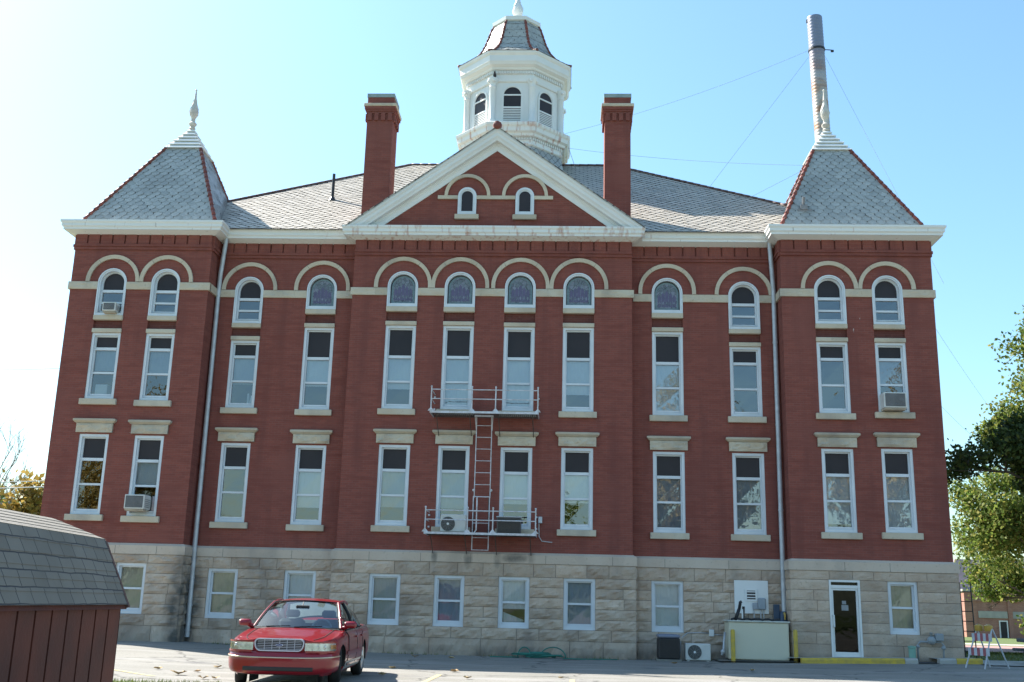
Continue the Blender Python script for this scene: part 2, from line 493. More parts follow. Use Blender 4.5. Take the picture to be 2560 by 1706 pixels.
# ================================================================== GROUND
def sheet(name, x0, x1, y0, y1, mat, lift, nx=24, ny=16, wob=0.0, z=None):
    mb = MB(); rows = []
    for j in range(ny + 1):
        row = []
        for i in range(nx + 1):
            x = x0 + (x1 - x0) * i / nx; y = y0 + (y1 - y0) * j / ny
            if wob and j in (0, ny): y += random.uniform(-wob, wob)
            if wob and i in (0, nx): x += random.uniform(-wob, wob)
            row.append((x, y, ground_z(x, y) + lift))
        rows.append(row)
    mb.grid(rows)
    return tag(mb.build(name, mat), kind='structure')

def asphalt_mat():
    m, n, b, o = new_mat('worn_asphalt')
    tc = N(n, "ShaderNodeTexCoord")
    col, f = noise_mix(n, tc.outputs['Object'], .35, (.215, .205, .178), (.265, .25, .218), .35, .7)
    col2, f2 = noise_mix(n, tc.outputs['Object'], 45, col, (.11, .105, .095), .5, .70, detail=4)
    mp = N(n, "ShaderNodeMapping"); mp.inputs['Scale'].default_value = (.25, 1.3, 1)
    n.links.new(tc.outputs['Object'], mp.inputs[0])
    col3, f3 = noise_mix(n, mp.outputs[0], 1.0, col2, (.30, .285, .265), .5, .75)
    vo = N(n, "ShaderNodeTexVoronoi", feature='DISTANCE_TO_EDGE', i_Scale=.22)
    nz = N(n, "ShaderNodeTexNoise", i_Scale=1.1, i_Detail=6)
    n.links.new(tc.outputs['Object'], nz.inputs['Vector'])
    ad = N(n, "ShaderNodeVectorMath", operation='MULTIPLY_ADD'); ad.inputs[1].default_value = (1.4, 1.4, 0)
    n.links.new(nz.outputs[1], ad.inputs[0]); n.links.new(tc.outputs['Object'], ad.inputs[2]); n.links.new(ad.outputs[0], vo.inputs['Vector'])
    mr = N(n, "ShaderNodeMapRange"); mr.inputs[1].default_value = 0; mr.inputs[2].default_value = .012; mr.inputs[3].default_value = .35; mr.inputs[4].default_value = 1
    n.links.new(vo.outputs['Distance'], mr.inputs[0])
    col3, f4 = noise_mix(n, tc.outputs['Object'], .8, col3, (.135, .13, .125), .60, .72, detail=7)
    hv = N(n, "ShaderNodeHueSaturation"); n.links.new(mr.outputs[0], hv.inputs['Value']); n.links.new(col3, hv.inputs['Color'])
    n.links.new(hv.outputs[0], b.inputs['Base Color'])
    b.inputs['Roughness'].default_value = .9
    no = N(n, "ShaderNodeTexNoise", i_Scale=60, i_Detail=6)
    n.links.new(tc.outputs['Object'], no.inputs['Vector'])
    bp = N(n, "ShaderNodeBump", i_Strength=.35, i_Distance=.02)
    n.links.new(no.outputs[0], bp.inputs['Height']); n.links.new(bp.outputs[0], b.inputs['Normal'])
    return m
M['asphalt'] = asphalt_mat()
M['lawn'] = simple('lawn', (.075, .12, .025), (.11, .13, .04), scale=4, rough=.95, bump=.6, bscale=40)
M['road'] = simple('brick_road', (.36, .22, .20), (.30, .18, .165), scale=2, rough=.9)
M['concrete'] = simple('concrete', (.42, .40, .36), (.33, .32, .29), scale=2, rough=.9, bump=.2)
M['concrete_dark'] = simple('stained_concrete', (.24, .225, .195), (.17, .16, .14), scale=3, rough=.9, bump=.2)
M['yellow'] = simple('yellow_paint', (.62, .42, .045), (.45, .32, .07), scale=7, rough=.7)
M['line'] = simple('faded_line_paint', (.66, .53, .22), (.45, .38, .22), scale=9, rough=.8)

g = MB()
rows = []
xs = [-700, -200, -60, -30, -14, -9, -4, 0, 5, 9, 14.5, 22, 40, 90, 250, 700]
for y in [-400, -120, -60, -30, -16, -9, -2, 10, 30, 70, 150, 400, 900]:
    rows.append([(x, y, ground_z(x, y) - .09) for x in xs])
g.grid(rows)
tag(g.build('ground', M['lawn']), kind='structure')
sheet('parking_lot', -70, 70, -44, .9, M['asphalt'], 0.0, nx=60, ny=30)
sheet('grass_verge', -16, -3.4, -31, -14.2, M['lawn'], .012, nx=50, ny=20, wob=.12)
sheet('street', 14.6, 90, 9.0, 17.0, M['road'], .004, nx=20, ny=8)
sheet('pavement', 14.6, 90, 17.2, 19.4, M['concrete'], .03, nx=20, ny=4)
sheet('path', 14.3, 26, -2.2, .9, M['concrete'], .02, nx=12, ny=4)

# ================================================================== COURTHOUSE
CH = thing('courthouse', 'three storey red brick courthouse with limestone basement, slate roofs and white cupola', 'courthouse')
YP, YW, YC = -.35, .45, 0.0
XL0, XL1, XC0, XC1, XR0, XR1 = -13.95, -9.30, -4.587, 4.587, 9.32, 14.08
XB0, XB1, YB = -13.15, 13.28, 18.1
PATH = [(XB0, YB), (XB0, 4.3), (XL0, 4.3), (XL0, YP), (XL1, YP), (XL1, YW), (XC0, YW), (XC0, YC), (XC1, YC), (XC1, YW),
        (XR0, YW), (XR0, YP), (XR1, YP), (XR1, 4.3), (XB1, 4.3), (XB1, YB)]
ZT, ZW = 2.96, 13.2          # brick from water table to soffit
PL = {'P': YP, 'W': YW, 'C': YC}
COLS = [('P', -12.53, .96), ('P', -10.73, .95), ('W', -8.17, .96), ('W', -5.71, 1.0), ('C', -2.92, 1.0), ('C', -1.03, 1.0),
        ('C', .95, 1.0), ('C', 2.86, 1.0), ('W', 5.76, 1.0), ('W', 8.25, 1.0), ('P', 10.83, .97), ('P', 12.63, .95)]
DZ1 = [.12, .10, .03, 0, 0, 0, -.02, 0, 0, 0, .07, .10]
DZ2 = [.10, .07, .02, 0, -.01, 0, -.02, -.01, 0, 0, .01, .07]
SHORT = {0, 1, 2, 9, 10, 11}
def openings(i):
    s = i in SHORT
    return [(3.73 + DZ1[i], 6.27 + DZ1[i], False),
            (7.43 + DZ2[i], (9.73 if s else 10.20) + DZ2[i] * (0 if s else 1), False),
            (10.31, 11.92, True) if s else (10.82, 12.02, True)]

REC = .07
def wall_section(mb, x0, x1, y, cols):
    xs = [x0]
    for i in cols:
        _, c, wd = COLS[i]
        xs += [c - wd / 2, c + wd / 2]
    xs.append(x1)
    for k in range(0, len(xs), 2):
        mb.quad((xs[k], y, ZT), (xs[k + 1], y, ZT), (xs[k + 1], y, ZW), (xs[k], y, ZW))
    for i in cols:
        _, c, wd = COLS[i]
        a, b = c - wd / 2, c + wd / 2
        z = ZT
        ops = openings(i)
        for k, (z0, z1, arch) in enumerate(ops):
            if k == 2:      # recessed spandrel between second and third floor
                zs0, zs1 = z, z0
                yr = y + REC
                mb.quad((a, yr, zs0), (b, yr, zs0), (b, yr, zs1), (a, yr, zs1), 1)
                mb.quad((a, y, zs0), (a, yr, zs0), (a, yr, zs1), (a, y, zs1))
                mb.quad((b, yr, zs0), (b, y, zs0), (b, y, zs1), (b, yr, zs1))
            else:
                mb.quad((a, y, z), (b, y, z), (b, y, z0), (a, y, z0))
            ol = outline(a, b, z0, z1, arch)
            n = len(ol)
            for q in range(n):
                p, r = ol[q], ol[(q + 1) % n]
                mb.quad((p[0], y, p[1]), (r[0], y, r[1]), (r[0], y + .26, r[1]), (p[0], y + .26, p[1]))
            z = z1
        # above the arch
        arc = outline(a, b, ops[2][0], ops[2][1], True)[2:]
        for q in range(len(arc) - 1):
            p, r = arc[q], arc[q + 1]
            mb.quad((r[0], y, r[1]), (p[0], y, p[1]), (p[0], y, ZW), (r[0], y, ZW))
        # side jambs at arch: fill between spring and arc handled by arc strips
def corbels(mb, x0, x1, y, axis='x', sgn=-1):
    """brick corbel blocks and moulded courses under the cornice"""
    n = max(1, round((x1 - x0) / .42)); st = (x1 - x0) / n
    for k in range(n):
        a, b = x0 + k * st + .025, x0 + (k + 1) * st - .025
        if axis == 'x': mb.box(a, b, y - .055, y + .02, 12.77, 13.12)
        else:
            mb.box(min(y, y + sgn * .055), max(y, y + sgn * .055), a, b, 12.77, 13.12)
    if axis == 'x':
        mb.box(x0, x1, y - .085, y + .02, 12.68, 12.767)
        mb.box(x0, x1, y - .05, y + .02, 12.58, 12.676)
        mb.box(x0, x1, y - .07, y + .02, 13.122, 13.2)
    else:
        s = lambda d: (min(y, y + sgn * d), max(y, y + sgn * d))
        mb.box(*s(.085), x0, x1, 12.68, 12.767); mb.box(*s(.05), x0, x1, 12.58, 12.676); mb.box(*s(.07), x0, x1, 13.122, 13.2)

def ret(mb, x, y0, y1):      # return wall facing +/-X
    mb.quad((x, y0, ZT), (x, y1, ZT), (x, y1, ZW), (x, y0, ZW))

BR = [M['brick'], M['brick_dark']]
mb = MB(); wall_section(mb, XL0, XL1, YP, [0, 1]); ret(mb, XL0, 4.3, YP); ret(mb, XL1, YP, YW); mb.quad((XL0, 4.3, ZT), (XB0, 4.3, ZT), (XB0, 4.3, ZW), (XL0, 4.3, ZW))
corbels(mb, XL0, XL1, YP); corbels(mb, YP, YW - .06, XL1, 'y', 1); corbels(mb, YP, 4.3, XL0, 'y', -1)
tag(mb.build('pavilion_wall', BR, CH))
mb = MB(); wall_section(mb, XR0, XR1, YP, [10, 11]); ret(mb, XR1, YP, 4.3); ret(mb, XR0, YW, YP); mb.quad((XR1, 4.3, ZT), (XB1, 4.3, ZT), (XB1, 4.3, ZW), (XR1, 4.3, ZW))
corbels(mb, XR0, XR1, YP); corbels(mb, YP, YW - .06, XR0, 'y', -1); corbels(mb, YP, 4.3, XR1, 'y', 1)
mb.build('pavilion_wall', BR, CH)
mb = MB(); wall_section(mb, XL1, XC0, YW, [2, 3]); corbels(mb, XL1 + .06, XC0, YW); mb.build('wing_wall', BR, CH)
mb = MB(); wall_section(mb, XC1, XR0, YW, [8, 9]); corbels(mb, XC1, XR0 - .06, YW); mb.build('wing_wall', BR, CH)
mb = MB(); wall_section(mb, XC0, XC1, YC, [4, 5, 6, 7]); ret(mb, XC0, YW, YC); ret(mb, XC1, YC, YW); corbels(mb, XC0, XC1, YC); mb.build('central_wall', BR, CH)
for x in (XB0, XB1):
    mb = MB(); ret(mb, x, 4.3, YB); mb.build('side_wall', BR, CH)
mb = MB(); mb.quad((XB1, YB, ZT), (XB0, YB, ZT), (XB0, YB, ZW), (XB1, YB, ZW)); mb.build('rear_wall', BR, CH)
# inner dark partition so that rooms read dark, floors between storeys
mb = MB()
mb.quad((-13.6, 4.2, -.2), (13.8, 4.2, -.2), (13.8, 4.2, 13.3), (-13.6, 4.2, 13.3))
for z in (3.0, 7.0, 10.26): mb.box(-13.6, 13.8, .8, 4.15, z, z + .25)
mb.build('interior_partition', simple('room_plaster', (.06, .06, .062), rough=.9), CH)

# ---- stone basement
def base_ops(i):
    sh = .08 if COLS[i][0] == 'P' else (0.0 if i < 4 else -.05)
    return (.80 + sh, 2.32 + sh)
BASE = {'PL': (XL0, XL1, YP, .08, [0], False), 'WL': (XL1, XC0, YW, 0.0, [2, 3], False), 'CC': (XC0, XC1, YC, -.05, [4, 5, 6, 7], False),
        'WR': (XC1, XR0, YW, -.05, [8], False), 'PR': (XR0, XR1, YP, .08, [11], True)}
BX = {0: (-11.30, -10.35), 2: (-8.67, -7.72), 3: (-6.24, -5.24), 4: (-3.48, -2.51), 5: (-1.47, -.54), 6: (.51, 1.45), 7: (2.49, 3.45), 8: (5.18, 6.15), 11: (12.08, 12.95)}
DOOR = (10.36, 11.27, .14, 2.40)
COURSES = [-.35, .47, .80, 1.10, 1.41, 1.72, 2.02, 2.32, 2.665]
OFF = .09
rng = random.Random(3)
def rock_block(mb, x0, x1, z0, z1, y, smooth):
    g = .006
    x0 += g; x1 -= g; z0 += g; z1 -= g
    nx = max(3, int((x1 - x0) / .11)); nz = 4
    amp = .018 if smooth else .05
    ph = rng.random() * 50; tilt = rng.uniform(-.015, .015)
    rows = []
    for j in range(nz + 1):
        row = []
        for i in range(nx + 1):
            u, v = i / nx, j / nz
            edge = min(1, 4 * min(u, 1 - u) * max(1, (x1 - x0) / .35)) * min(1, 5 * min(v, 1 - v))
            d = edge * (amp * (.55 + .45 * math.sin(ph + 9 * u * (x1 - x0) + 4 * v)) + rng.uniform(-.35, .35) * amp + tilt * (v - .5))
            row.append((x0 + u * (x1 - x0), y - .006 - d, z0 + v * (z1 - z0)))
        rows.append(row)
    mb.grid(rows)
    # block edges back to the mortar
    for (a, b) in (((x0, z0), (x1, z0)), ((x1, z0), (x1, z1)), ((x1, z1), (x0, z1)), ((x0, z1), (x0, z0))):
        mb.quad((a[0], y - .006, a[1]), (b[0], y - .006, b[1]), (b[0], y + .03, b[1]), (a[0], y + .03, a[1]))
def side_blocks(mb, x, y0, y1, sgn, sh, smooth):
    for k in range(len(COURSES) - 1):
        z0, z1 = COURSES[k] + (sh if k else 0), COURSES[k + 1] + (sh if k < len(COURSES) - 2 else 0)
        y = y0
        while y < y1 - .01:
            ye = min(y1, y + rng.uniform(.5, 1.1))
            if y1 - ye < .25: ye = y1
            t = MB(); rock_block(t, y, ye, z0, z1, 0, smooth)
            mb.add([(x - sgn * p[1], p[0], p[2]) for p in t.v], t.f)
            y = ye
for key, (x0, x1, yy, sh, wins, smooth) in BASE.items():
    mb = MB(); mo = MB()
    y = yy - OFF
    ops = [(BX[i][0], BX[i][1]) + base_ops(i) for i in wins]
    if key == 'PR': ops.append(DOOR)
    e0 = x0 - (OFF if key in ('PL', 'PR', 'CC') else -OFF); e1 = x1 + (OFF if key in ('PL', 'PR', 'CC') else -OFF)
    for k in range(len(COURSES) - 1):
        z0, z1 = COURSES[k] + (sh if k else 0), COURSES[k + 1] + (sh if k < len(COURSES) - 2 else 0)
        iv = [(e0, e1)]
        for (a, b, za, zb) in ops:
            if za < z1 - .02 and zb > z0 + .02:
                if zb < z1 - .03 or za > z0 + .03:          # opening ends inside the course: fill remainder
                    if zb < z1 - .03: rock_block(mb, a, b, zb, z1, y, smooth)
                    if za > z0 + .03: rock_block(mb, a, b, z0, za, y, smooth)
                iv = [s for (p, q) in iv for s in ((p, min(q, a)), (max(p, b), q)) if s[1] - s[0] > .02]
        for p, q in iv:
            x = p
            big = 1.6 if k == 0 else 1.0
            while x < q - .01:
                xe = x + rng.uniform(.55, 1.25) * big
                if q - xe < .35: xe = q
                rock_block(mb, x, xe, z0, z1, y, smooth)
                x = xe
    # mortar backing with openings
    xs = sorted({e0, e1} | {o[0] for o in ops} | {o[1] for o in ops})
    for a, b in zip(xs[:-1], xs[1:]):
        o = [o for o in ops if o[0] <= a + 1e-6 and o[1] >= b - 1e-6]
        if o:
            o = o[0]
            mb.quad((a, y + .02, -.35), (b, y + .02, -.35), (b, y + .02, o[2]), (a, y + .02, o[2]), 1)
            mb.quad((a, y + .02, o[3]), (b, y + .02, o[3]), (b, y + .02, 2.7), (a, y + .02, 2.7), 1)
            for (p, q) in (((a, o[2]), (b, o[2])), ((b, o[2]), (b, o[3])), ((b, o[3]), (a, o[3])), ((a, o[3]), (a, o[2]))):
                mb.quad((p[0], y + .0, p[1]), (q[0], y + .0, q[1]), (q[0], y + .4, q[1]), (p[0], y + .4, p[1]), 0)
        else:
            mb.quad((a, y + .02, -.35), (b, y + .02, -.35), (b, y + .02, 2.7), (a, y + .02, 2.7), 1)
    for (xx, sg, ya, yb) in ({'PL': [(XL0 - OFF, -1, YP - OFF, 4.3), (XL1 + OFF, 1, YP - OFF, YW - OFF)], 'PR': [(XR0 - OFF, -1, YP - OFF, YW - OFF), (XR1 + OFF, 1, YP - OFF, 4.3)],
                              'CC': [(XC0 - OFF, -1, YC - OFF, YW - OFF), (XC1 + OFF, 1, YC - OFF, YW - OFF)]}.get(key, [])):
        side_blocks(mb, xx, ya, yb, sg, sh, smooth)
        mb.quad((xx - sg * .02, ya + .02, -.35), (xx - sg * .02, yb, -.35), (xx - sg * .02, yb, 2.7), (xx - sg * .02, ya + .02, 2.7), 1)
    mb.build('stone_foundation', [M['stone'], M['mortar']], CH)
for x in (XB0 - OFF, XB1 + OFF):
    mb = MB(); mb.quad((x, 4.3, -.35), (x, YB, -.35), (x, YB, 2.7), (x, 4.3, 2.7)); mb.build('stone_foundation', M['stone'], CH)
# water table
mb = MB(); mb.sweep(PATH, [(0, 2.668), (OFF + .035, 2.668), (OFF + .035, 2.93), (.02, 3.0), (0, 3.0)]); mb.build('water_table', M['stone_smooth'], CH)
mj = MB()
for (a, b, yy) in ((XL0, XL1, YP), (XL1, XC0, YW), (XC0, XC1, YC), (XC1, XR0, YW), (XR0, XR1, YP)):
    x = a + rng.uniform(.9, 1.7)
    while x < b - .4:
        mj.box(x - .006, x + .006, yy - OFF - .038, yy - OFF, 2.672, 2.925); x += rng.uniform(1.2, 2.4)
mj.build('water_table_joint', M['mortar'], CH)
# belt course and hood arches
SECT = [(XL0, XL1, YP, [0, 1]), (XL1, XC0, YW, [2, 3]), (XC0, XC1, YC, [4, 5, 6, 7]), (XC1, XR0, YW, [8, 9]), (XR0, XR1, YP, [10, 11])]
for si, (x0, x1, y, cols) in enumerate(SECT):
    mb = MB()
    outer = si in (0, 2, 4)
    a = x0 - (.06 if outer else -.06); e1 = x1 + (.06 if outer else -.06)
    for i in cols + [None]:
        b = (COLS[i][1] - COLS[i][2] / 2 - .002) if i is not None else e1
        if b - a > .05:
            xx = a
            while xx < b - .01:
                xe = xx + rng.uniform(.8, 1.5)
                if b - xe < .35: xe = b
                t = MB(); rock_block(t, xx - .004, xe + .004, 11.20, 11.46, y - .045, True)
                mb.add(t.v, t.f); mb.box(xx, xe, y - .045, y + .05, 11.203, 11.457)
                xx = xe
            mb.build('belt_course', M['trimstone'], CH); mb = MB()
        if i is not None: a = COLS[i][1] + COLS[i][2] / 2 + .002
    if si == 0:
        mb.box(XL1, XL1 + .06, YP, YW - .05, 11.2, 11.46); mb.build('belt_course', M['trimstone'], CH); mb = MB(); mb.box(XL0 - .06, XL0, YP, 4.3, 11.2, 11.46)
    if si == 4:
        mb.box(XR0 - .06, XR0, YP, YW - .05, 11.2, 11.46); mb.build('belt_course', M['trimstone'], CH); mb = MB(); mb.box(XR1, XR1 + .06, YP, 4.3, 11.2, 11.46)
    if mb.v: mb.build('belt_course', M['trimstone'], CH)
    for i in cols:
        c = COLS[i][1]
        r = .955 if y == YC else .94
        if COLS[i][0] == 'P': r = .90
        stil = .1 if i in (3, 4, 5, 6, 7, 8) else .02
        mb = MB(); n = 20
        def arc(rr): return [(c - rr, 11.463)] + [(c - rr * math.cos(PI * k / n), 11.463 + stil + rr * math.sin(PI * k / n)) for k in range(n + 1)] + [(c + rr, 11.463)]
        o_, i_ = arc(r), arc(r - .125)
        m_ = len(o_)
        vs = [(p[0], y - .075, p[1]) for p in o_] + [(p[0], y - .055, p[1]) for p in i_] + [(p[0], y + .02, p[1]) for p in o_] + [(p[0], y + .02, p[1]) for p in i_]
        fs = []
        for k in range(m_ - 1):
            fs += [(k, k + 1, m_ + k + 1, m_ + k), (m_ + k, m_ + k + 1, 3 * m_ + k + 1, 3 * m_ + k), (k + 1, k, 2 * m_ + k, 2 * m_ + k + 1)]
        mb.add(vs, fs)
        for k in (6, 14):
            p, q = o_[k + 1], i_[k + 1]
            mb.tube([(p[0], y - .072, p[1]), (q[0], y - .055, q[1])], .006, 4, 1)
        mb.build('hood_arch', [M['trimstone'], M['mortar']], CH)

# ---- windows
BLIND = {'w': simple('white_blind', (.80, .86, .92), (.76, .82, .88), scale=.6, rough=.8), 'c': simple('cream_blind', (.62, .57, .46), (.55, .50, .40), scale=.6, rough=.8),
         'g': simple('grey_blind', (.46, .52, .60), (.40, .45, .53), scale=.8, rough=.8)}
def lead_mat():
    m, n, b, o = new_mat('stained_glass')
    tc = N(n, "ShaderNodeTexCoord")
    vo = N(n, "ShaderNodeTexVoronoi", i_Scale=9.0); n.links.new(tc.outputs['Object'], vo.inputs['Vector'])
    cr = N(n, "ShaderNodeValToRGB"); el = cr.color_ramp.elements
    el[0].color = (.12, .12, .15, 1); el[1].color = (.24, .24, .30, 1)
    e = el.new(.5); e.color = (.17, .19, .21, 1)
    n.links.new(vo.outputs['Color'], cr.inputs[0])
    ve = N(n, "ShaderNodeTexVoronoi", feature='DISTANCE_TO_EDGE', i_Scale=9.0); n.links.new(tc.outputs['Object'], ve.inputs['Vector'])
    mr = N(n, "ShaderNodeMapRange"); mr.inputs[2].default_value = .06; n.links.new(ve.outputs['Distance'], mr.inputs[0])
    mx = N(n, "ShaderNodeMix", data_type='RGBA'); mx.inputs[6].default_value = (.03, .03, .035, 1)
    n.links.new(mr.outputs[0], mx.inputs[0]); n.links.new(cr.outputs[0], mx.inputs[7]); n.links.new(mx.outputs[2], b.inputs['Base Color'])
    b.inputs['Roughness'].default_value = .25
    return m
M['sg'] = lead_mat()
M['sg_teal'] = simple('stained_glass_teal', (.20, .27, .28), (.14, .19, .20), scale=12, rough=.2)
M['sg_purple'] = simple('stained_glass_purple', (.13, .10, .18), (.095, .08, .14), scale=9, rough=.2)
M['lead'] = simple('lead_came', (.03, .03, .035), rough=.6)

def rails_for(kind, z0, z1):
    H = z1 - z0
    if kind == '1': return (z0 + .685 * H, z0 + .375 * H)          # dark panel above first rail, meeting rail
    if kind == '2s': return (z0 + .76 * H, z0 + .397 * H)
    if kind == '2t': return (z0 + .625 * H, z0 + .33 * H)
    if kind == '3': return (z0 + .53 * H, z0 + .285 * H)
    if kind == 'b': return (None, z0 + .50 * H)

def window(x0, x1, z0, z1, y, kind, arch=False, blind=None, lintel=None, sill=None, label=None, raise_sash=False):
    mb = MB()
    fwid = .085
    oo = outline(x0, x1, z0, z1, arch); ii = outline(x0, x1, z0, z1, arch, fwid)
    mb.ring(oo, ii, y + (-.015 if arch else .02), y + .22)
    i2 = outline(x0, x1, z0, z1, arch, fwid + .045)
    mb.ring(ii, i2, y + .105, y + .2)
    if arch:        # raised outer moulding on the brick face
        mb.ring(outline(x0, x1, z0, z1, True, -.004), outline(x0, x1, z0, z1, True, .035), y - .045, y - .016)
    a, b = x0 + fwid, x1 - fwid
    ra, rb = rails_for(kind, z0, z1)
    if ra: mb.box(a + .045, b - .045, y + .085, y + .185, ra - .045, ra + .045)
    mb.box(a + .045, b - .045, y + .10, y + .185, rb - .032, rb + .032)
    mb.box(a + .045, b - .045, y + .09, y + .185, z0 + .13, z0 + .175)
    if kind == '3' or arch: mb.box(x0 + .01, x1 - .01, y - .03, y + .15, z0 - .0, z0 + .085)
    W = mb.build('window', M['trim'], CH)
    if label: W['label'] = label
    ins = fwid + .045
    if ra:
        p = MB()
        if arch:
            pts = outline(x0, x1, z0, z1, True, ins)[2:]
            pts = [q for q in pts if q[1] >= ra]
            p.poly([(a + .045, ra + .045), (b - .045, ra + .045)] + pts, y + .15)
        else:
            p.quad((a + .045, y + .15, ra + .045), (b - .045, y + .15, ra + .045), (b - .045, y + .15, z1 - ins), (a + .045, y + .15, z1 - ins))
        p.build('transom_panel', M['dark_panel'], W)
    p = MB()
    top = (ra - .045) if ra else z1 - ins
    for (za, zb) in ((z0 + .17, rb - .03), (rb + .03, top)):
        t = rng.uniform(-.006, .006)
        p.quad((a + .045, y + .15 + t, za), (b - .045, y + .15, za), (b - .045, y + .15 + t, zb), (a + .045, y + .15, zb))
    p.build('pane', M['glass_low'] if kind == 'b' else M['glass'], W)
    if blind:
        lo, c = blind
        p = MB(); zb = top + .04; za = z0 + .1 + (zb - z0 - .1) * lo
        rows = []
        for j in range(6):
            rows.append([(a + .02 + (b - a - .04) * k / 8, y + .23 + .012 * math.sin(k * 1.9 + j) , za + (zb - za) * j / 5) for k in range(9)])
        p.grid(rows); p.build('blind', BLIND[c], W)
    s = MB()
    cx = (x0 + x1) / 2
    if sill == 'wide':
        s.bbox(cx - .605, cx + .605, y - .10, y + .12, z0 - .195, z0 - .002, .012)
    elif sill == 'narrow':
        s.bbox(x0 - .01, x1 + .01, y - .075, y + .1, z0 - .155, z0 - .002, .012)
    if s.v: s.build('sill', M['trimstone'], W)
    s = MB()
    if lintel == 'slab': s.bbox(x0 - .01, x1 + .01, y - .05, y + .1, z1 + .002, z1 + .135, .01)
    elif lintel == 'cap':
        t = MB(); rock_block(t, cx - .60, cx + .60, z1 + .04, z1 + .345, y - .06, False); s.add(t.v, t.f)
        s.box(cx - .594, cx + .594, y - .06, y + .1, z1 + .046, z1 + .339)
        s.sweep([(cx - .60, y + .02), (cx - .60, y - .06), (cx + .60, y - .06), (cx + .60, y + .02)], [(-.05, z1 + .347), (.02, z1 + .347), (.09, z1 + .41), (.09, z1 + .47), (.03, z1 + .49), (-.05, z1 + .49)])
    if s.v: s.build('lintel', M['trimstone'], W)
    return W

def stained_window(x0, x1, z0, z1, y):
    mb = MB()
    oo = outline(x0, x1, z0, z1, True); ii = outline(x0, x1, z0, z1, True, .085)
    mb.ring(oo, ii, y - .015, y + .2)
    mb.ring(outline(x0, x1, z0, z1, True, -.004), outline(x0, x1, z0, z1, True, .035), y - .045, y - .016)
    mb.box(x0 + .01, x1 - .01, y - .03, y + .12, z0, z0 + .11)
    W = mb.build('stained_glass_window', M['trim'], CH)
    p = MB(); g = .105; cx = (x0 + x1) / 2
    p.poly(outline(x0, x1, z0 + .02, z1, True, g), y + .10, 1)
    p.poly(outline(x0, x1, z0 + .02, z1, True, g + .07), y + .094, 0)
    p.ring(outline(x0, x1, z0 + .02, z1, True, g - .012), outline(x0, x1, z0 + .02, z1, True, g + .008), y + .075, y + .11, 3)
    zb = z0 + .24; wd = (x1 - x0) - .40
    for k in range(5):
        a = cx - wd / 2 + wd * k / 5 + .008; b = cx - wd / 2 + wd * (k + 1) / 5 - .008; m = (a + b) / 2
        zt = zb + .42 + .14 * (1 - abs(k - 2) / 2)
        p.poly([(a, zb), (b, zb), (b, zt - .08), (m, zt), (a, zt - .08)], y + .088, 2)
        p.poly([(m, zb + .04), (m + .035, zb + .12), (m, zb + .2), (m - .035, zb + .12)], y + .084, 0)
    for k in range(4):
        m = cx + (k - 1.5) * .14; zz = z0 + .80 + .05 * (1 if k in (1, 2) else 0)
        p.tube([(m - .09, y + .088, zz - .03), (m, y + .088, zz + .1), (m + .09, y + .088, zz - .03)], .007, 4, 1)
    p.build('stained_glass', [M['sg'], M['sg_teal'], M['sg_purple'], M['lead']], W)
    s = MB(); s.bbox(x0 - .01, x1 + .01, y - .075, y + .1, z0 - .17, z0 - .002, .012); s.build('sill', M['trimstone'], W)

B1 = [None, (.5, 'w'), None, (.28, 'w'), (.30, 'g'), (.30, 'g'), (.42, 'w'), (.45, 'w'), (.05, 'g'), (.0, 'g'), (.1, 'w'), (.05, 'w')]
B2 = [(.55, 'g'), (.5, 'g'), (.45, 'g'), (.44, 'w'), (.36, 'w'), (.05, 'w'), (.05, 'w'), (.30, 'w'), (.0, 'w'), None, None, (.5, 'g')]
for i, (pl, c, wd) in enumerate(COLS):
    y = PL[pl]; ops = openings(i); a, b = c - wd / 2, c + wd / 2
    window(a, b, *ops[0][:2], y, '1', blind=B1[i], lintel='cap', sill='wide')
    window(a, b, *ops[1][:2], y, '2s' if i in SHORT else '2t', blind=B2[i], lintel='slab', sill='wide')
    if i in SHORT: window(a, b, *ops[2][:2], y, '3', arch=True, sill='narrow')
    else: stained_window(a, b, *ops[2][:2], y)
BB = {0: (.0, 'c'), 2: (.0, 'c'), 3: (.0, 'w'), 4: (.0, 'g'), 5: (.0, 'g'), 6: (.35, 'w'), 7: (.05, 'g'), 8: (.0, 'w'), 11: (.0, 'c')}
for i, (a, b) in BX.items():
    z0, z1 = base_ops(i)
    window(a, b, z0, z1, PL[COLS[i][0]] - OFF + .03, 'b', blind=BB[i])
INSIDE = [('cabinet', (-12.82, -12.42, .05, .4, 7.58, 8.06), 'white box standing behind a second floor pane of the shaded left pavilion', 'cabinet', -.35),
          ('folder', (-8.02, -7.96, .02, .16, 7.66, 7.98), 'white folder leaning behind a second floor pane left of the stained glass', 'folder', .72),
          ('curtain', (.66, 1.28, .02, .06, .93, 1.22), 'white cloth heaped behind a basement pane under the fire escape', 'cloth', .2)]
for nm_, (xa, xb_, ya, yb_, za, zb_), lab, cat_, y0_ in INSIDE:
    mm = MB()
    if nm_ == 'curtain':
        mm.grid([[(xa + (xb_ - xa) * i / 8, y0_ + .03 * math.sin(i * 1.7) - .02 * j, za + (zb_ - za) * j / 4 * (1 - .75 * (i / 8)) ) for i in range(9)] for j in range(5)])
    elif nm_ == 'folder':
        for q in range(3): mm.box(xa + q * .08, xa + q * .08 + .05, y0_, y0_ + .12, za, zb_ - .05 * q, mat=Matrix.Translation((xa, 0, za)) @ Matrix.Rotation(.12 * q, 4, 'Y') @ Matrix.Translation((-xa, 0, -za)))
    else: mm.bbox(xa, xb_, y0_ + .28, y0_ + .7, za, zb_, .01)
    tag(mm.build(nm_, BLIND['w']), lab, cat_)
GRLP = simple('dim_paper', (.30, .31, .32), rough=.8)
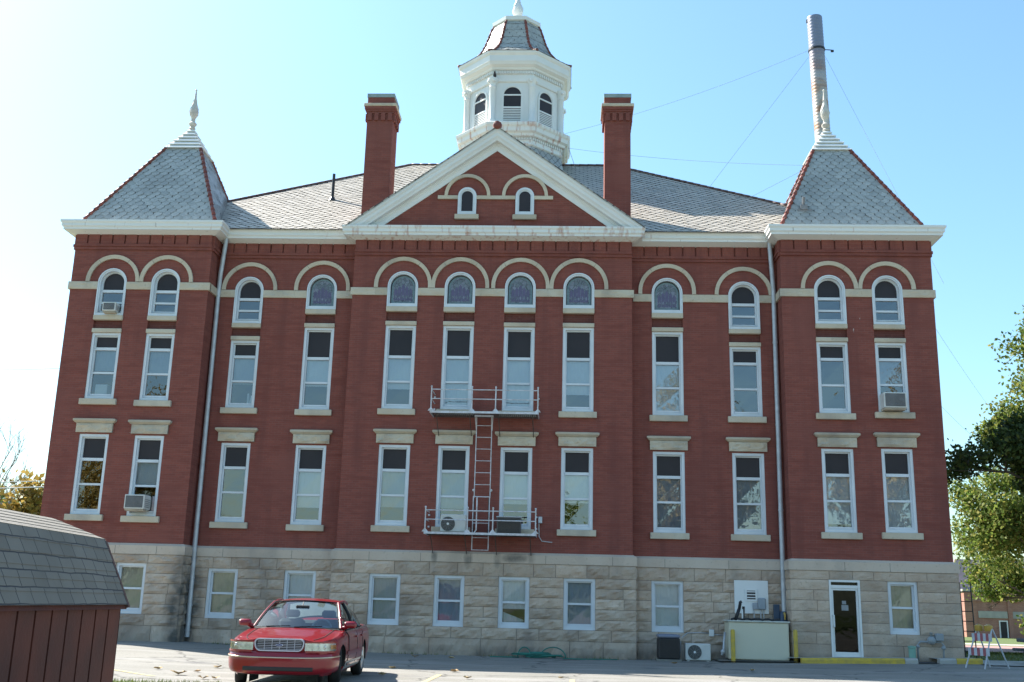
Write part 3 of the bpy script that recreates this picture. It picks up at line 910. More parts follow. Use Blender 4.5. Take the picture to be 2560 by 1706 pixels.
# ---- glazed door in right pavilion
DR = MB(); y = YP - OFF
x0, x1, z0, z1 = DOOR
DR.ring(outline(x0, x1, z0 - .02, z1, False), outline(x0, x1, z0 - .02, z1, False, .06), y - .02, y + .2)
DR.box(x0 + .06, x1 - .06, y + .0, y + .15, z1 - .24, z1 - .15)
DR.ring(outline(x0 + .065, x1 - .065, z0 + .045, z1 - .245, False), outline(x0 + .065, x1 - .065, z0 + .045, z1 - .245, False, .055), y + .02, y + .12)
DR.box(x0 + .12, x1 - .12, y + .03, y + .10, z0 + .10, z0 + .20)
door = DR.build('door', M['white'], CH); door['label'] = 'white framed glass entrance door in the stone basement'
p = MB(); p.quad((x0 + .11, y + .07, z0 + .2), (x1 - .11, y + .07, z0 + .2), (x1 - .11, y + .07, z1 - .3), (x0 + .11, y + .07, z1 - .3))
p.quad((x0 + .06, y + .1, z1 - .15), (x1 - .06, y + .1, z1 - .15), (x1 - .06, y + .1, z1 - .06), (x0 + .06, y + .1, z1 - .06)); p.build('pane', glass_mat('dark_door_glass', (.16, .17, .17), -.015, bump=.10), door)
p = MB(); p.tube([(x0 + .10, y + .02, 1.05), (x0 + .10, y - .06, 1.05), (x0 + .10, y - .06, 1.38), (x0 + .10, y + .02, 1.38)], .022, 8); p.build('handle', M['white'], door)
p = MB(); p.box(x0 + .36, x0 + .56, y + .062, y + .068, 1.52, 1.68); p.box(x0 + .38, x0 + .50, y + .062, y + .068, 1.70, 1.80); p.build('notice', GRLP, door)

# ---- cornice
prof = [(0, 13.10), (.05, 13.10), (.30, 13.19), (.33, 13.19), (.33, 13.25), (.38, 13.30), (.38, 13.38), (.42, 13.44), (.42, 13.50), (.35, 13.50), (.33, 13.44), (0, 13.44)]
mb = MB(); mb.sweep(PATH[:8], prof); mb.build('cornice', M['gutter'], CH)
mb = MB(); mb.sweep(PATH[7:9], prof)
mb = MB(); mb.sweep([(XC0, YW), (XC0, YC), (XC1, YC), (XC1, YW)], [(o, z + .004) for o, z in prof]); mb.build('cornice', M['gutter_rust'], CH)
mb = MB(); mb.sweep(PATH[8:], prof); mb.build('cornice', M['gutter'], CH)

# ---- roofs
def ridge_tiles(mb, p0, p1, r=.085, step=.36, mi=0, fl=.18):
    p0, p1 = Vector(p0), Vector(p1); L = (p1 - p0).length; n = max(1, int(L / step)); d = (p1 - p0) / n
    for k in range(n):
        a = p0 + d * k; b = a + d * 1.06
        mb.tube([a, b], [r * (1 + fl), r * (1 - fl)], 8, mi)
def tile_mat(name, cols, rough=.5):
    m, n, b, o = new_mat(name)
    tc = N(n, "ShaderNodeTexCoord"); ge = N(n, "ShaderNodeNewGeometry")
    cr = N(n, "ShaderNodeValToRGB"); cr.color_ramp.elements[0].color = c4(cols[0]); cr.color_ramp.elements[1].color = c4(cols[-1])
    for i, c in enumerate(cols[1:-1]):
        e = cr.color_ramp.elements.new((i + 1) / (len(cols) - 1)); e.color = c4(c)
    n.links.new(ge.outputs['Random Per Island'], cr.inputs[0])
    col, f = noise_mix(n, tc.outputs['Object'], .8, cr.outputs[0], tuple(x * .72 for x in cols[0]), .52, .8)
    col2, f = noise_mix(n, tc.outputs['Object'], 16, col, tuple(x * .8 for x in cols[0]), .5, .8, detail=4)
    n.links.new(col2, b.inputs['Base Color'])
    b.inputs['Roughness'].default_value = rough
    no = N(n, "ShaderNodeTexNoise", i_Scale=9, i_Detail=5); n.links.new(tc.outputs['Object'], no.inputs['Vector'])
    bp = N(n, "ShaderNodeBump", i_Strength=.25, i_Distance=.02); n.links.new(no.outputs[0], bp.inputs['Height']); n.links.new(bp.outputs[0], b.inputs['Normal'])
    return m
M['tile'] = tile_mat('wing_slate', [(.44, .39, .315), (.48, .425, .345), (.51, .45, .365), (.45, .40, .325)])
M['tile_tower'] = tile_mat('tower_slate', [(.35, .35, .325), (.40, .40, .37), (.45, .445, .41), (.37, .37, .345)], .40)
M['underlay'] = simple('roof_underlay', (.13, .125, .12), rough=.9)
srng = random.Random(77)
def slates(mb, a, b, c, d, w=.33, e=.19, lift=.022):
    """lapped slates on the face a-b (eave) c-d (top, c above b); each slate is a small tilted plate"""
    a, b, c, d = map(Vector, (a, b, c, d))
    t = (b - a).normalized(); nn = t.cross(d - a).normalized()
    if nn.z < 0: nn = -nn
    vdir = nn.cross(t).normalized()
    if vdir.z < 0: vdir = -vdir
    Lv = (d - a).dot(vdir); rows = int(Lv / e) + 1
    for r_ in range(rows):
        v = r_ * e + .02
        f0 = min(v / Lv, 1)
        l = (a - a).dot(t) + ((d - a).dot(t)) * f0; rr = (b - a).dot(t) + ((c - b).dot(t)) * f0
        k0 = math.floor(l / w); k1 = math.ceil(rr / w)
        for k in range(k0, k1 + 1):
            u = (k + (.5 if r_ % 2 else 0)) * w
            if u < l - w * .15 or u > rr + w * .15: continue
            jx, jv, jl = srng.uniform(-.012, .012), srng.uniform(-.014, .014), srng.uniform(.85, 1.15)
            tw = srng.uniform(-.012, .012)
            P_ = []
            for pu, pv, lf in ((-.5, .95, .1), (-.49, -.12, .75), (-.16, -.72, 1), (.16, -.72, 1), (.49, -.12, .75), (.5, .95, .1)):
                uu = u + jx + pu * w * .955
                uu2 = min(max(uu, l - .05), rr + .05)
                vv = min(max(v + jv + pv * e, 0), Lv)
                P_.append(a + t * uu2 + vdir * vv + nn * (lift * jl * lf + .004 + tw * pu * 2 * lf))
            mb.add(P_, [(0, 1, 2, 3, 4, 5)])
SLP = .69
def roof_z(y): return 13.46 + SLP * (y + .05)
mb = MB(); YR = 9.0; ZR = roof_z(YR); ex = XB0 - .1; ex2 = XB1 + .1
xr0, xr1 = -4.3, 4.35
mb.add([(ex, -.05, 13.46), (ex2, -.05, 13.46), (xr1, YR, ZR), (xr0, YR, ZR), (ex, 18.05, 13.46), (ex2, 18.05, 13.46)],
       [(0, 1, 2, 3), (5, 4, 3, 2)])
mb.add([(ex, -.05, 13.47), (ex, 18.05, 13.47), (xr0, YR, ZR + .01)], [(1, 0, 2)], 1); mb.add([(ex2, -.05, 13.47), (ex2, 18.05, 13.47), (xr1, YR, ZR + .01)], [(0, 1, 2)], 1)
roof = mb.build('roof', [M['underlay'], M['slate']], CH)
mb = MB(); slates(mb, (ex, -.05, 13.46), (ex2, -.05, 13.46), (xr1, YR, ZR), (xr0, YR, ZR)); mb.build('slate_covering', M['tile'], roof, uv=False)
mb = MB()
ridge_tiles(mb, (ex, -.05, 13.49), (xr0, YR, ZR + .03), .06, fl=.08); ridge_tiles(mb, (ex2, -.05, 13.49), (xr1, YR, ZR + .03), .06, fl=.08); ridge_tiles(mb, (xr0, YR, ZR + .03), (xr1, YR, ZR + .03), .06, fl=.08)
mb.build('ridge_tiles', simple('dark_ridge_tile', (.10, .045, .038), (.07, .035, .03), scale=2, rough=.6), roof, smooth=True)
mb = MB(); mb.tube([(-6.32, 3.49, 15.8), (-6.32, 3.49, 16.95)], .055, 10); mb.lathe(-6.32, 3.49, [(.16, 15.86), (.07, 16.02)], 10); mb.build('vent_pipe', M['black'], roof)

def pavilion_roof(xc, vent, dx):
    yc = YP + 2.34; a = 2.33; t = .60; z0, z1 = 13.47, 17.05
    mb = MB()
    rows = [[(xc - a, yc - a, z0), (xc + a, yc - a, z0), (xc + a, yc + a, z0), (xc - a, yc + a, z0)],
            None, [(xc + dx - t, yc - t, z1), (xc + dx + t, yc - t, z1), (xc + dx + t, yc + t, z1), (xc + dx - t, yc + t, z1)]]
    rows[1] = [tuple(rows[0][k][q] + (rows[2][k][q] - rows[0][k][q]) * .25 for q in range(3)) for k in range(4)]
    mb.grid(rows, close=True)
    r = mb.build('tower_roof', M['underlay'], CH)
    mb = MB()
    for k in range(4): slates(mb, rows[0][k], rows[0][(k + 1) % 4], rows[2][(k + 1) % 4], rows[2][k], w=.30, e=.17)
    mb.build('slate_covering', M['tile_tower'], r, uv=False)
    for k in range(4):
        m2 = MB(); ridge_tiles(m2, Vector(rows[0][k]) + Vector((0, 0, .03)), Vector(rows[2][k]) + Vector((0, 0, .03)), .06, .24)
        m2.build('hip_tiles', M['ridge'], r, smooth=True)
    xb = xc; xc = xc + dx
    c = MB(); z = z1 - .03; hw = t + .10
    for k in range(6):
        h2 = hw - .165
        s2 = math.sqrt(2)
        c.lathe(xc, yc, [(hw * s2, z), (hw * s2, z + .03), (h2 * s2, z + .155), (h2 * s2 - .02, z + .175)], 4, PI / 4)
        z += .175; hw = hw - .105
    c.build('roof_cap', M['white'], r)
    f = MB()
    f.lathe(xc, yc, [(r_ * .86, zz) for r_, zz in [(.10, z - .05), (.14, z + .0), (.09, z + .06), (.17, z + .16), (.17, z + .2), (.09, z + .27), (.09, z + .40), (.12, z + .44), (.18, z + .56), (.195, z + .66), (.17, z + .78), (.11, z + .95), (.055, z + 1.2), (.032, z + 1.45), (.03, z + 1.5), (.05, z + 1.54), (.03, z + 1.58), (.005, z + 1.6)]], 14)
    for k in range(5):      # the spiral ribs of the turned finial
        pts = [(xc + .84 * rr * math.cos(k * 1.257 + q * .5), yc + .84 * rr * math.sin(k * 1.257 + q * .5), z + zz) for q, (rr, zz) in enumerate(((.15, .48), (.19, .57), (.20, .66), (.175, .78), (.12, .95), (.07, 1.15)))]
        f.tube(pts, .012, 5)
    f.build('finial', simple('weathered_zinc', (.62, .59, .53), (.48, .43, .37), scale=6, rough=.6), r, smooth=True, angle=40)
    xc = xb
    if vent:
        v = MB(); zz = 14.35; yy = yc - a + (zz - z0) / (z1 - z0) * (a - t)
        v.tube([(xc - 1.45, yy + .06, zz - .05), (xc - 1.45, yy - .12, zz + .38)], .05, 8); v.box(xc - 1.66, xc - 1.2, yy - .08, yy + .05, zz - .12, zz - .05)
        v.box(xc - 1.56, xc - 1.34, yy - .12, yy + .02, zz - .05, zz + .1)
        v.build('roof_vent', simple('grey_vent', (.22, .22, .23), (.16, .16, .17), rough=.5), r)
pavilion_roof(-11.60, False, .27)
pavilion_roof(11.68, True, -.10)

# ---- gable
GX, GZ, GY = .06, 17.06, -.4
hw, zb = 4.93, 13.50
sl_ = (GZ - zb) / hw
gb = MB()
# brick tympanum with window openings kept simple: windows are set proud of the recessed panels
for (x0, x1) in ((GX - 4.3, GX + 4.3),):
    gb.add([(x0, -.02, 13.45), (x1, -.02, 13.45), (GX, -.02, 13.45 + sl_ * 4.3 )], [(0, 1, 2)])
gable = gb.build('gable', BR, CH)
# gable roof back into the main slope
yb = (GZ - 13.46) / SLP - .05
g2 = MB()
for s in (-1, 1):
    ezx = GX + s * hw
    g2.quad((ezx, GY - .03, zb), (GX, GY - .03, GZ), (GX, yb, GZ), (ezx, -.05 + (zb - 13.46) / SLP, zb))
    g2.quad((ezx, GY - .03, zb - .05), (GX, GY - .03, GZ - .05), (GX, GY - .03, GZ), (ezx, GY - .03, zb))
g2.build('gable_roof', M['slate'], gable)
g4 = MB(); ridge_tiles(g4, (GX, -.42, GZ + .02), (GX, yb, GZ + .02), .1); g4.tube([(GX, -.50, GZ + .02), (GX, -.36, GZ + .04)], [.13, .16], 10); g4.build('ridge_tiles', M['ridge'], gable, smooth=True)
g3 = MB()
nrm = math.sqrt(1 + sl_ * sl_)
for s in (-1, 1):
    # raking cornice: (perpendicular drop from roof line, y)
    pr = [(.02, GY), (.10, GY), (.16, GY + .05), (.24, GY + .06), (.30, GY + .11), (.36, GY + .13), (.37, -.10), (.42, -.10), (.46, -.07), (.60, -.06), (.60, .0), (.02, .0)]
    vs = []; m_ = len(pr)
    for (xx, zz, end) in ((GX + s * hw, zb, True), (GX, GZ, False)):
        for dp, yy in pr:
            if end:
                vs.append((xx - s * max(0, dp * nrm / sl_ - .0) , yy, zb + .0) if False else (xx - s * dp * nrm / sl_, yy, zb))
            else: vs.append((xx, yy, zz - dp * nrm))
    fs = [(k, (k + 1) % m_, m_ + (k + 1) % m_, m_ + k) for k in range(m_)] + [tuple(range(m_))]
    g3.add(vs, fs)
g3.build('raking_cornice', M['white'], gable)
st = MB(); y = -.03
for (a, b) in ((-1.89, -1.20), (-.60, .71), (1.34, 1.97)): st.box(a, b, y - .06, y, 14.57, 14.69)
for cx in (-.90, 1.03):
    n = 18; rO, rI = .77, .66
    o_ = [(cx - rO * math.cos(PI * k / n), 14.692 + rO * math.sin(PI * k / n)) for k in range(n + 1)]; i_ = [(cx - rI * math.cos(PI * k / n), 14.692 + rI * math.sin(PI * k / n)) for k in range(n + 1)]
    st.ring(o_ + i_[::-1], [((p[0] + q[0]) / 2, (p[1] + q[1]) / 2) for p, q in zip(o_ + i_[::-1], i_ + o_[::-1])], y - .065, y)
    st.bbox(cx - .40, cx + .40, y - .11, y, 13.85, 14.015, .01)
st.build('gable_trim', M['trimstone'], gable)
for cx in (-.90, 1.03):
    wn = MB(); x0, x1 = cx - .31, cx + .31
    wn.ring(outline(x0, x1, 14.02, 14.98, True), outline(x0, x1, 14.02, 14.98, True, .075), y - .07, y)
    wn.ring(outline(x0, x1, 14.02, 14.98, True, .075), outline(x0, x1, 14.02, 14.98, True, .12), y - .035, y)
    wn.poly(outline(x0, x1, 14.02, 14.98, True, .11), y - .012, 1)
    wn.build('gable_window', [M['trim'], M['dark_panel']], gable)

# ---- chimneys
def chimney(x0, x1, y0):
    y1 = y0 + .98
    mb = MB(); mb.box(x0, x1, y0, y1, 13.3, 17.990)
    for k, e in enumerate((.03, .06)): mb.box(x0 - e, x1 + e, y0 - e, y1 + e, 17.990 + k * .07, 18.060 + k * .07)
    for k in range(4):
        xx = x0 + .10 + k * (x1 - x0 - .2) / 3
        mb.box(xx - .07, xx + .07, y0 - .065, y0 - .001, 17.720, 17.988)
        yy = y0 + .10 + k * (y1 - y0 - .2) / 3
        for s, xs_ in ((-1, x0), (1, x1)): mb.box(min(xs_ + s * .001, xs_ + s * .065), max(xs_ + s * .001, xs_ + s * .065), yy - .07, yy + .07, 17.720, 17.988)
    mb.box(x0 - .09, x1 + .09, y0 - .09, y1 + .09, 18.130, 18.230)
    mb.box(x0 - .01, x1 + .01, y0 - .01, y1 + .01, 18.340, 18.600)
    c = mb.build('chimney', BR, CH)
    k = MB(); k.bbox(x0 - .12, x1 + .12, y0 - .12, y1 + .12, 18.230, 18.340, .012); k.build('chimney_band', M['trimstone'], c)
    k = MB(); k.box(x0 - .03, x1 + .03, y0 - .03, y1 + .03, 18.600, 18.740); k.build('chimney_cap', M['green'], c)
chimney(-4.585, -3.68, .56)
chimney(3.70, 4.585, .56)

# ---- cupola
CX, CY = .09, 9.0
K8 = 1 / math.cos(PI / 8)
def oct_prof(mb, prof, mi=0, cap=True): mb.lathe(CX, CY, [(a * K8, z) for a, z in prof], 8, PI / 8, mi, cap)
cu = MB(); oct_prof(cu, [(1.93, 20.3), (1.93, 22.95)])
CU = cu.build('cupola', M['white'], CH)
k = MB(); oct_prof(k, [(2.30, 18.4), (2.18, 19.0), (2.06, 19.55), (2.03, 19.75)]); k.build('cupola_skirt', M['slate_blue'], CU)
k = MB(); oct_prof(k, [(2.05, 19.70), (2.10, 19.74), (2.10, 19.80), (2.05, 19.84), (2.06, 19.95)])
oct_prof(k, [(2.14, 20.08), (2.20, 20.10), (2.22, 20.2), (2.32, 20.26), (2.34, 20.42), (2.40, 20.5), (2.42, 20.6), (2.35, 20.66), (1.95, 20.78)])
k.build('lower_cornice', M['gutter_rust'], CU)
d = MB()
def dentils(d, ap, z0, z1, n):
    for f in range(8):
        a = -PI / 2 + f * PI / 4; hwid = ap * math.tan(PI / 8)
        mt = Matrix.Translation((CX, CY, 0)) @ Matrix.Rotation(a, 4, 'Z')
        for q in range(n):
            t = -hwid + (q + .5) * 2 * hwid / n
            d.box(ap - .1, ap + .06, t - hwid / n * .55, t + hwid / n * .55, z0, z1, mat=mt)
oct_prof(d, [(2.05, 19.955), (2.05, 20.08)]); dentils(d, 2.05, 19.96, 20.07, 15)
oct_prof(d, [(2.02, 22.955), (2.02, 23.10)]); dentils(d, 2.02, 22.96, 23.08, 15)
d.build('dentil_course', M['white'], CU)
k = MB(); oct_prof(k, [(1.98, 22.62), (2.0, 22.66), (2.0, 22.95)])
oct_prof(k, [(2.07, 23.105), (2.12, 23.14), (2.14, 23.2), (2.28, 23.28), (2.30, 23.34), (2.34, 23.40), (2.34, 23.66), (2.40, 23.74), (2.42, 23.83), (2.2, 23.86)]); k.build('upper_cornice', M['white'], CU)
RP = [(2.43, 23.83), (2.02, 24.04), (1.70, 24.36), (1.48, 24.68), (1.30, 25.1), (1.18, 25.5), (1.08, 25.85), (.95, 26.12)]
k = MB(); oct_prof(k, RP); rf = k.build('bell_roof', M['underlay'], CU)
k = MB()
for f in range(8):
    a0_, a1_ = -PI / 8 + f * PI / 4, PI / 8 + f * PI / 4
    for (ra_, za_), (rb2, zb2) in zip(RP[:-1], RP[1:]):
        pt = lambda r_, z_, an: (CX + r_ * K8 * math.cos(an), CY + r_ * K8 * math.sin(an), z_)
        slates(k, pt(ra_, za_, a0_), pt(ra_, za_, a1_), pt(rb2, zb2, a1_), pt(rb2, zb2, a0_), w=.30, e=.19, lift=.016)
k.build('bell_slates', M['tile_tower'], CU, uv=False)
for f in range(8):
    k = MB()
    a = PI / 8 + f * PI / 4
    pts = [Vector((CX + r_ * K8 * math.cos(a), CY + r_ * K8 * math.sin(a), z_ + .02)) for r_, z_ in RP]
    for p_, q_ in zip(pts[:-1], pts[1:]): ridge_tiles(k, p_, q_, .055, .2)
    k.build('hip_tiles', M['ridge'], CU, smooth=True)
k = MB(); oct_prof(k, [(.95, 26.05), (1.04, 26.10), (1.06, 26.26), (1.0, 26.29), (.3, 26.42)]); k.build('roof_cap', M['white'], CU)
k = MB(); k.lathe(CX + .02, CY, [(.2, 26.38), (.16, 26.5), (.17, 26.78), (.13, 26.84), (.19, 26.92), (.235, 27.06), (.24, 27.18), (.2, 27.34), (.12, 27.55), (.07, 27.8), (.04, 28.2), (.01, 28.6)], 16)
for q in range(5):
    k.tube([(CX + .02 + rr * math.cos(q * 1.257 + e * .5), CY + rr * math.sin(q * 1.257 + e * .5), zz) for e, (rr, zz) in enumerate(((.19, 26.92), (.235, 27.04), (.245, 27.18), (.205, 27.34), (.13, 27.55)))], .018, 5)
k.build('finial', M['white'], CU, smooth=True, angle=40)
for f in range(8):
    a = -PI / 2 + f * PI / 4
    mt = Matrix.Translation((CX, CY, 0)) @ Matrix.Rotation(a + PI / 2, 4, 'Z') @ Matrix.Translation((0, -1.93, 0))
    # arched window with louvres, local x across, y outwards negative
    wd = MB(); T = MB()
    T.ring(outline(-.45, .45, 20.80, 22.48, True), outline(-.40, .40, 20.80, 22.43, True), -.05, .0)
    T.ring(outline(-.40, .40, 20.83, 22.43, True), outline(-.40, .40, 20.83, 22.43, True, .04), -.035, .0)
    T.box(-.36, .36, -.04, 0, 22.0, 22.06); T.box(-.36, .36, -.04, 0, 21.43, 21.50)
    for q in range(7): T.box(-.36, .36, -.035 , -.012, 20.9 + q * .075, 20.94 + q * .075)
    wd.add([mt @ Vector(p_) for p_ in T.v], T.f, 0)
    T = MB(); T.poly(outline(-.37, .37, 20.86, 22.40, True), -.008); wd.add([mt @ Vector(p_) for p_ in T.v], T.f, 1)
    wd.build('cupola_window', [M['white'], M['dark_panel']], CU)
    # corner column with scrolled capital
    ca = PI / 8 + f * PI / 4
    ox, oy = CX + 2.0 * K8 * math.cos(ca), CY + 2.0 * K8 * math.sin(ca)
    c_ = MB()
    c_.lathe(ox, oy, [(.17, 20.72), (.17, 20.84), (.13, 20.9), (.125, 22.3), (.15, 22.34), (.13, 22.38), (.15, 22.5), (.2, 22.6), (.22, 22.66), (.22, 22.72)], 12)
    for sgn in (-1, 1):
        tx, ty = -math.sin(ca) * sgn, math.cos(ca) * sgn
        c_.sphere((ox + .13 * math.cos(ca) + tx * .14, oy + .13 * math.sin(ca) + ty * .14, 22.58), .065, 8, 6)
    c_.build('corner_column', M['white'], CU, smooth=True, angle=45)

# ---- downspouts
def spout(pts, r, boot):
    mb = MB(); mb.tube(pts, r, 10)
    L = len(pts)
    P0, P1 = Vector(pts[-2]), Vector(pts[-1])
    for t in (.12, .4, .68, .93):
        q = P0.lerp(P1, t); mb.tube([q - Vector((0, 0, .03)), q + Vector((0, 0, .03))], r * 1.14, 10)
    o = mb.build('downspout', M['galv'], CH, smooth=True, angle=40)
    mb = MB()
    return o
spout([(-9.04, .16, 13.2), (-9.04, .16, 13.0), (-9.18, .33, 11.9), (-9.20, .36, 11.3), (-9.14, .26, 3.2), (-9.10, .22, .22)], .075, False)
spout([(9.10, .16, 13.2), (9.10, .16, 13.0), (9.20, .33, 11.6), (9.20, .33, 11.0), (9.16, .24, 1.42)], .075, True)

# ================================================================== FIRE ESCAPE
FE = thing('fire_escape', 'white painted iron fire escape with two railed balconies and a ladder on the brick wall', 'fire escape')
wp = simple('white_iron_paint', (.66, .66, .70), (.50, .47, .46), scale=9, rough=.5)
def balcony(x0, x1, zf, zr, posts):
    yo, yi = -.92, -.03
    p = MB()
    for k in range(int((x1 - x0) / .062)): p.box(x0 + .03 + k * .062, x0 + .045 + k * .062, yo, yi, zf - .012, zf + .012)
    for k in range(5): p.box(x0, x1, yo + .02 + k * .2, yo + .035 + k * .2, zf - .035, zf - .013)
    pf = p.build('platform', M['iron'], FE)
    r = MB()
    r.box(x0 - .03, x1 + .03, yo - .03, yo, zf - .045, zf + .02)
    r.box(x0 - .03, x0, yo, yi, zf - .045, zf + .02); r.box(x1, x1 + .03, yo, yi, zf - .045, zf + .02)
    for z in (zr - .07, (zf + zr) / 2 + .02):
        r.tube([(x0, -.03, z), (x0, yo, z), (x1, yo, z), (x1, -.03, z)], .017, 6)
    for px in posts:
        r.tube([(px, yo, zf), (px, yo, zr)], .021, 6); r.sphere((px, yo, zr + .02), .032, 8, 6)
        for s in (-1, 1):
            r.add([(px, yo - .008, zf + .02), (px + s * .10, yo - .008, zf + .02), (px, yo - .008, zf + .14)], [(0, 1, 2) if s > 0 else (0, 2, 1)])
    for s, xx in ((-1, x0), (1, x1)):
        for z in (zr - .16, zf + .22): r.sphere((xx, -.05, z), .035, 8, 6)
    r.build('railing', wp, FE)
    for px in (x0 + .16, x0 + 1.2, x1 - 1.22, x1 - .16):
        b = MB(); b.tube([(px, yo + .06, zf - .04), (px + .02, -.02, zf - .66)], .013, 6); b.box(px - .02, px + .06, -.03, 0, zf - .72, zf - .60); b.build('bracket', M['iron'], FE)
balcony(-1.70, 1.62, 7.2, 7.97, (-1.70, -.43, .31, 1.62))
balcony(-1.72, 1.62, 3.5, 4.24, (-1.72, -.44, .33, 1.62))
l = MB()
for s in (-1, 1):
    l.tube([(-.065 + s * .235, -.5, 7.18), (-.07 + s * .24, -.30, 6.65), (-.07 + s * .245, -.28, 4.62)], .016, 6)
    l.tube([(-.065 + s * .28, -.55, 7.15), (-.065 + s * .25, -.3, 6.72)], .012, 6); l.sphere((-.07 + s * .27, -.25, 4.86), .045, 8, 6)
for k in range(7): l.tube([(-.315, -.29, 4.66 + k * .37), (.175, -.29, 4.66 + k * .37)], .012, 6)
l.box(-.36, .23, -.56, -.5, 7.12, 7.17)
l.build('upper_ladder', wp, FE)
l = MB()
for s in (-1, 1): l.tube([(-.075 + s * .25, -.42, 4.66), (-.075 + s * .25, -.42, 3.02)], .016, 6); l.tube([(-.075 + s * .22, -.36, 4.6), (-.075 + s * .22, -.36, 3.5)], .012, 6, 1)
for z in (3.03, 3.4, 3.84, 4.2, 4.64): l.tube([(-.32, -.42, z), (.17, -.42, z)], .012, 6)
l.tube([(-.17, -.9, 4.6), (-.17, -.9, 3.6), (-.24, -.9, 3.5)], .02, 6)
l.build('drop_ladder', [wp, M['black']], FE)

# ================================================================== COOLING UNITS
ACW = simple('cream_enamel', (.66, .65, .61), (.58, .57, .53), scale=3, rough=.5)
GRL = simple('grey_grille', (.30, .30, .30), (.23, .23, .23), scale=5, rough=.6)
def window_ac(label, x0, x1, z0, z1, y0, y1, tilt=0.0):
    t = thing('window_air_conditioner', label, 'air conditioner', ((x0 + x1) / 2, y1, z0), 0, 'air conditioners standing in the windows')
    w2 = (x1 - x0) / 2; h = z1 - z0; d = y1 - y0
    b = MB(); b.bbox(-w2, w2, -d, 0, 0, h, .015); b.box(-w2 + .02, w2 - .02, 0, .25, .03, h - .03); b.build('casing', ACW, t)
    gmb = MB()
    gmb.quad((-w2 + .04, -d - .004, .04), (w2 - .04, -d - .004, .04), (w2 - .04, -d - .004, h - .04), (-w2 + .04, -d - .004, h - .04), 1)
    for k in range(12): gmb.box(-w2 + .04, w2 - .04, -d - .012, -d - .005, .05 + k * (h - .1) / 12, .05 + (k + .45) * (h - .1) / 12)
    for k in range(5):
        gmb.box(w2 + .001, w2 + .006, -d + .06, -.05, .06 + k * (h - .1) / 6, .06 + (k + .4) * (h - .1) / 6)
    gmb.build('grille', [GRL, M['dark_panel']], t)
    s = MB(); s.box(-w2 + .02, w2 - .02, -d + .04, -.05, -.05, -.012); s.build('support', M['trimstone'], t)
    return t
window_ac('small cream air conditioner sticking out of an arched third floor window', -12.66, -12.22, 10.40, 10.70, -.62, -.28)
window_ac('largest cream air conditioner low in a first floor window beside the shed roof', -11.12, -10.49, 4.02, 4.46, -.80, -.28)
window_ac('white air conditioner filling a tall second floor window of the pavilion nearest the tree', 12.22, 12.90, 7.58, 8.06, -.75, -.28)
m = MB(); m.quad((-10.46, -.24, 4.02), (-10.33, -.24, 4.02), (-10.33, -.24, 4.46), (-10.46, -.24, 4.46)); 
tag(m.build('window_filler_board', simple('pinkish_board', (.50, .42, .42), rough=.7)), 'pale board filling the gap beside the largest window air conditioner', 'board')

def fan_unit(label, loc, wd, ht, dp, fx, fz, fr, group=None, mats=None):
    t = thing('outdoor_condenser', label, 'air conditioner', loc, 0, group)
    b = MB(); b.bbox(-wd / 2, wd / 2, 0, dp, .03, ht, .02); b.box(-wd / 2 + .05, -wd / 2 + .12, .03, dp - .03, 0, .03); b.box(wd / 2 - .12, wd / 2 - .05, .03, dp - .03, 0, .03); b.build('casing', ACW, t)
    f = MB(); n = 28
    f.add([(fx + fr * math.cos(2 * PI * k / n), -.004, fz + fr * math.sin(2 * PI * k / n)) for k in range(n)], [tuple(range(n))], 0)
    for q in range(1, 9):
        rr = fr * q / 8
        f.tube([(fx + rr * math.cos(2 * PI * k / n), -.014, fz + rr * math.sin(2 * PI * k / n)) for k in range(n + 1)], .0045, 4, 1, cap=False)
    for k in range(10): f.tube([(fx, -.012, fz), (fx + fr * math.cos(k * PI / 5), -.012, fz + fr * math.sin(k * PI / 5))], .004, 4, 1)
    f.build('fan_guard', [simple('fan_well', (.05, .05, .04), rough=.7), GRL], t)
    h = MB(); h.add([(fx + fr * .17 * math.cos(2 * PI * k / 16), -.026, fz + fr * .17 * math.sin(2 * PI * k / 16)) for k in range(16)], [tuple(range(16))]); h.tube([(fx, -.024, fz), (fx, -.005, fz)], fr * .165, 16); h.build('fan_hub', M['white'], t)
    return t
fan_unit('beige condenser with round black fan standing on the lower fire escape balcony', (-.90, -.62, 3.515), .78, .56, .32, -.16, .27, .215)
t = thing('outdoor_condenser', 'dark grey flat condenser standing behind the railing of the lower balcony', 'air conditioner', (.80, -.62, 3.515))
m = MB(); m.bbox(-.37, .37, 0, .3, .02, .50, .015); m.build('casing', simple('dark_grey_sheet', (.13, .115, .11), rough=.6), t)
m = MB(); m.bbox(-.39, .39, -.02, .32, .50, .535, .01); m.build('lid', M['galv'], t)
m = MB()
for k in range(14): m.box(-.34, .34, -.012, -.001, .05 + k * .031, .066 + k * .031)
m.build('grille', M['black'], t)
gz = ground_z(6.4, -.5)
fan_unit('white wall condenser with round fan standing on the ground beside a taller black unit', (6.45, -.62, gz), .74, .50, .30, -.10, .26, .20)
t = thing('outdoor_condenser', 'black louvred box condenser with grey top standing under a basement window', 'air conditioner', (5.60, -.45, ground_z(5.6, -.4)))
m = MB(); m.bbox(-.31, .31, -.31, .31, .06, .66, .03); m.build('casing', simple('black_sheet', (.035, .03, .033), rough=.5), t)
m = MB()
for k in range(17):
    for a in range(4):
        m.box(-.28, .28, -.322, -.311, .09 + k * .032, .105 + k * .032, mat=Matrix.Rotation(a * PI / 2, 4, 'Z'))
m.build('louvres', M['black'], t)
m = MB(); m.bbox(-.325, .325, -.325, .325, .66, .75, .03); 
for q in range(1, 8): m.tube([(q * .038 * math.cos(2 * PI * k / 24), q * .038 * math.sin(2 * PI * k / 24), .758) for k in range(25)], .005, 4, cap=False)
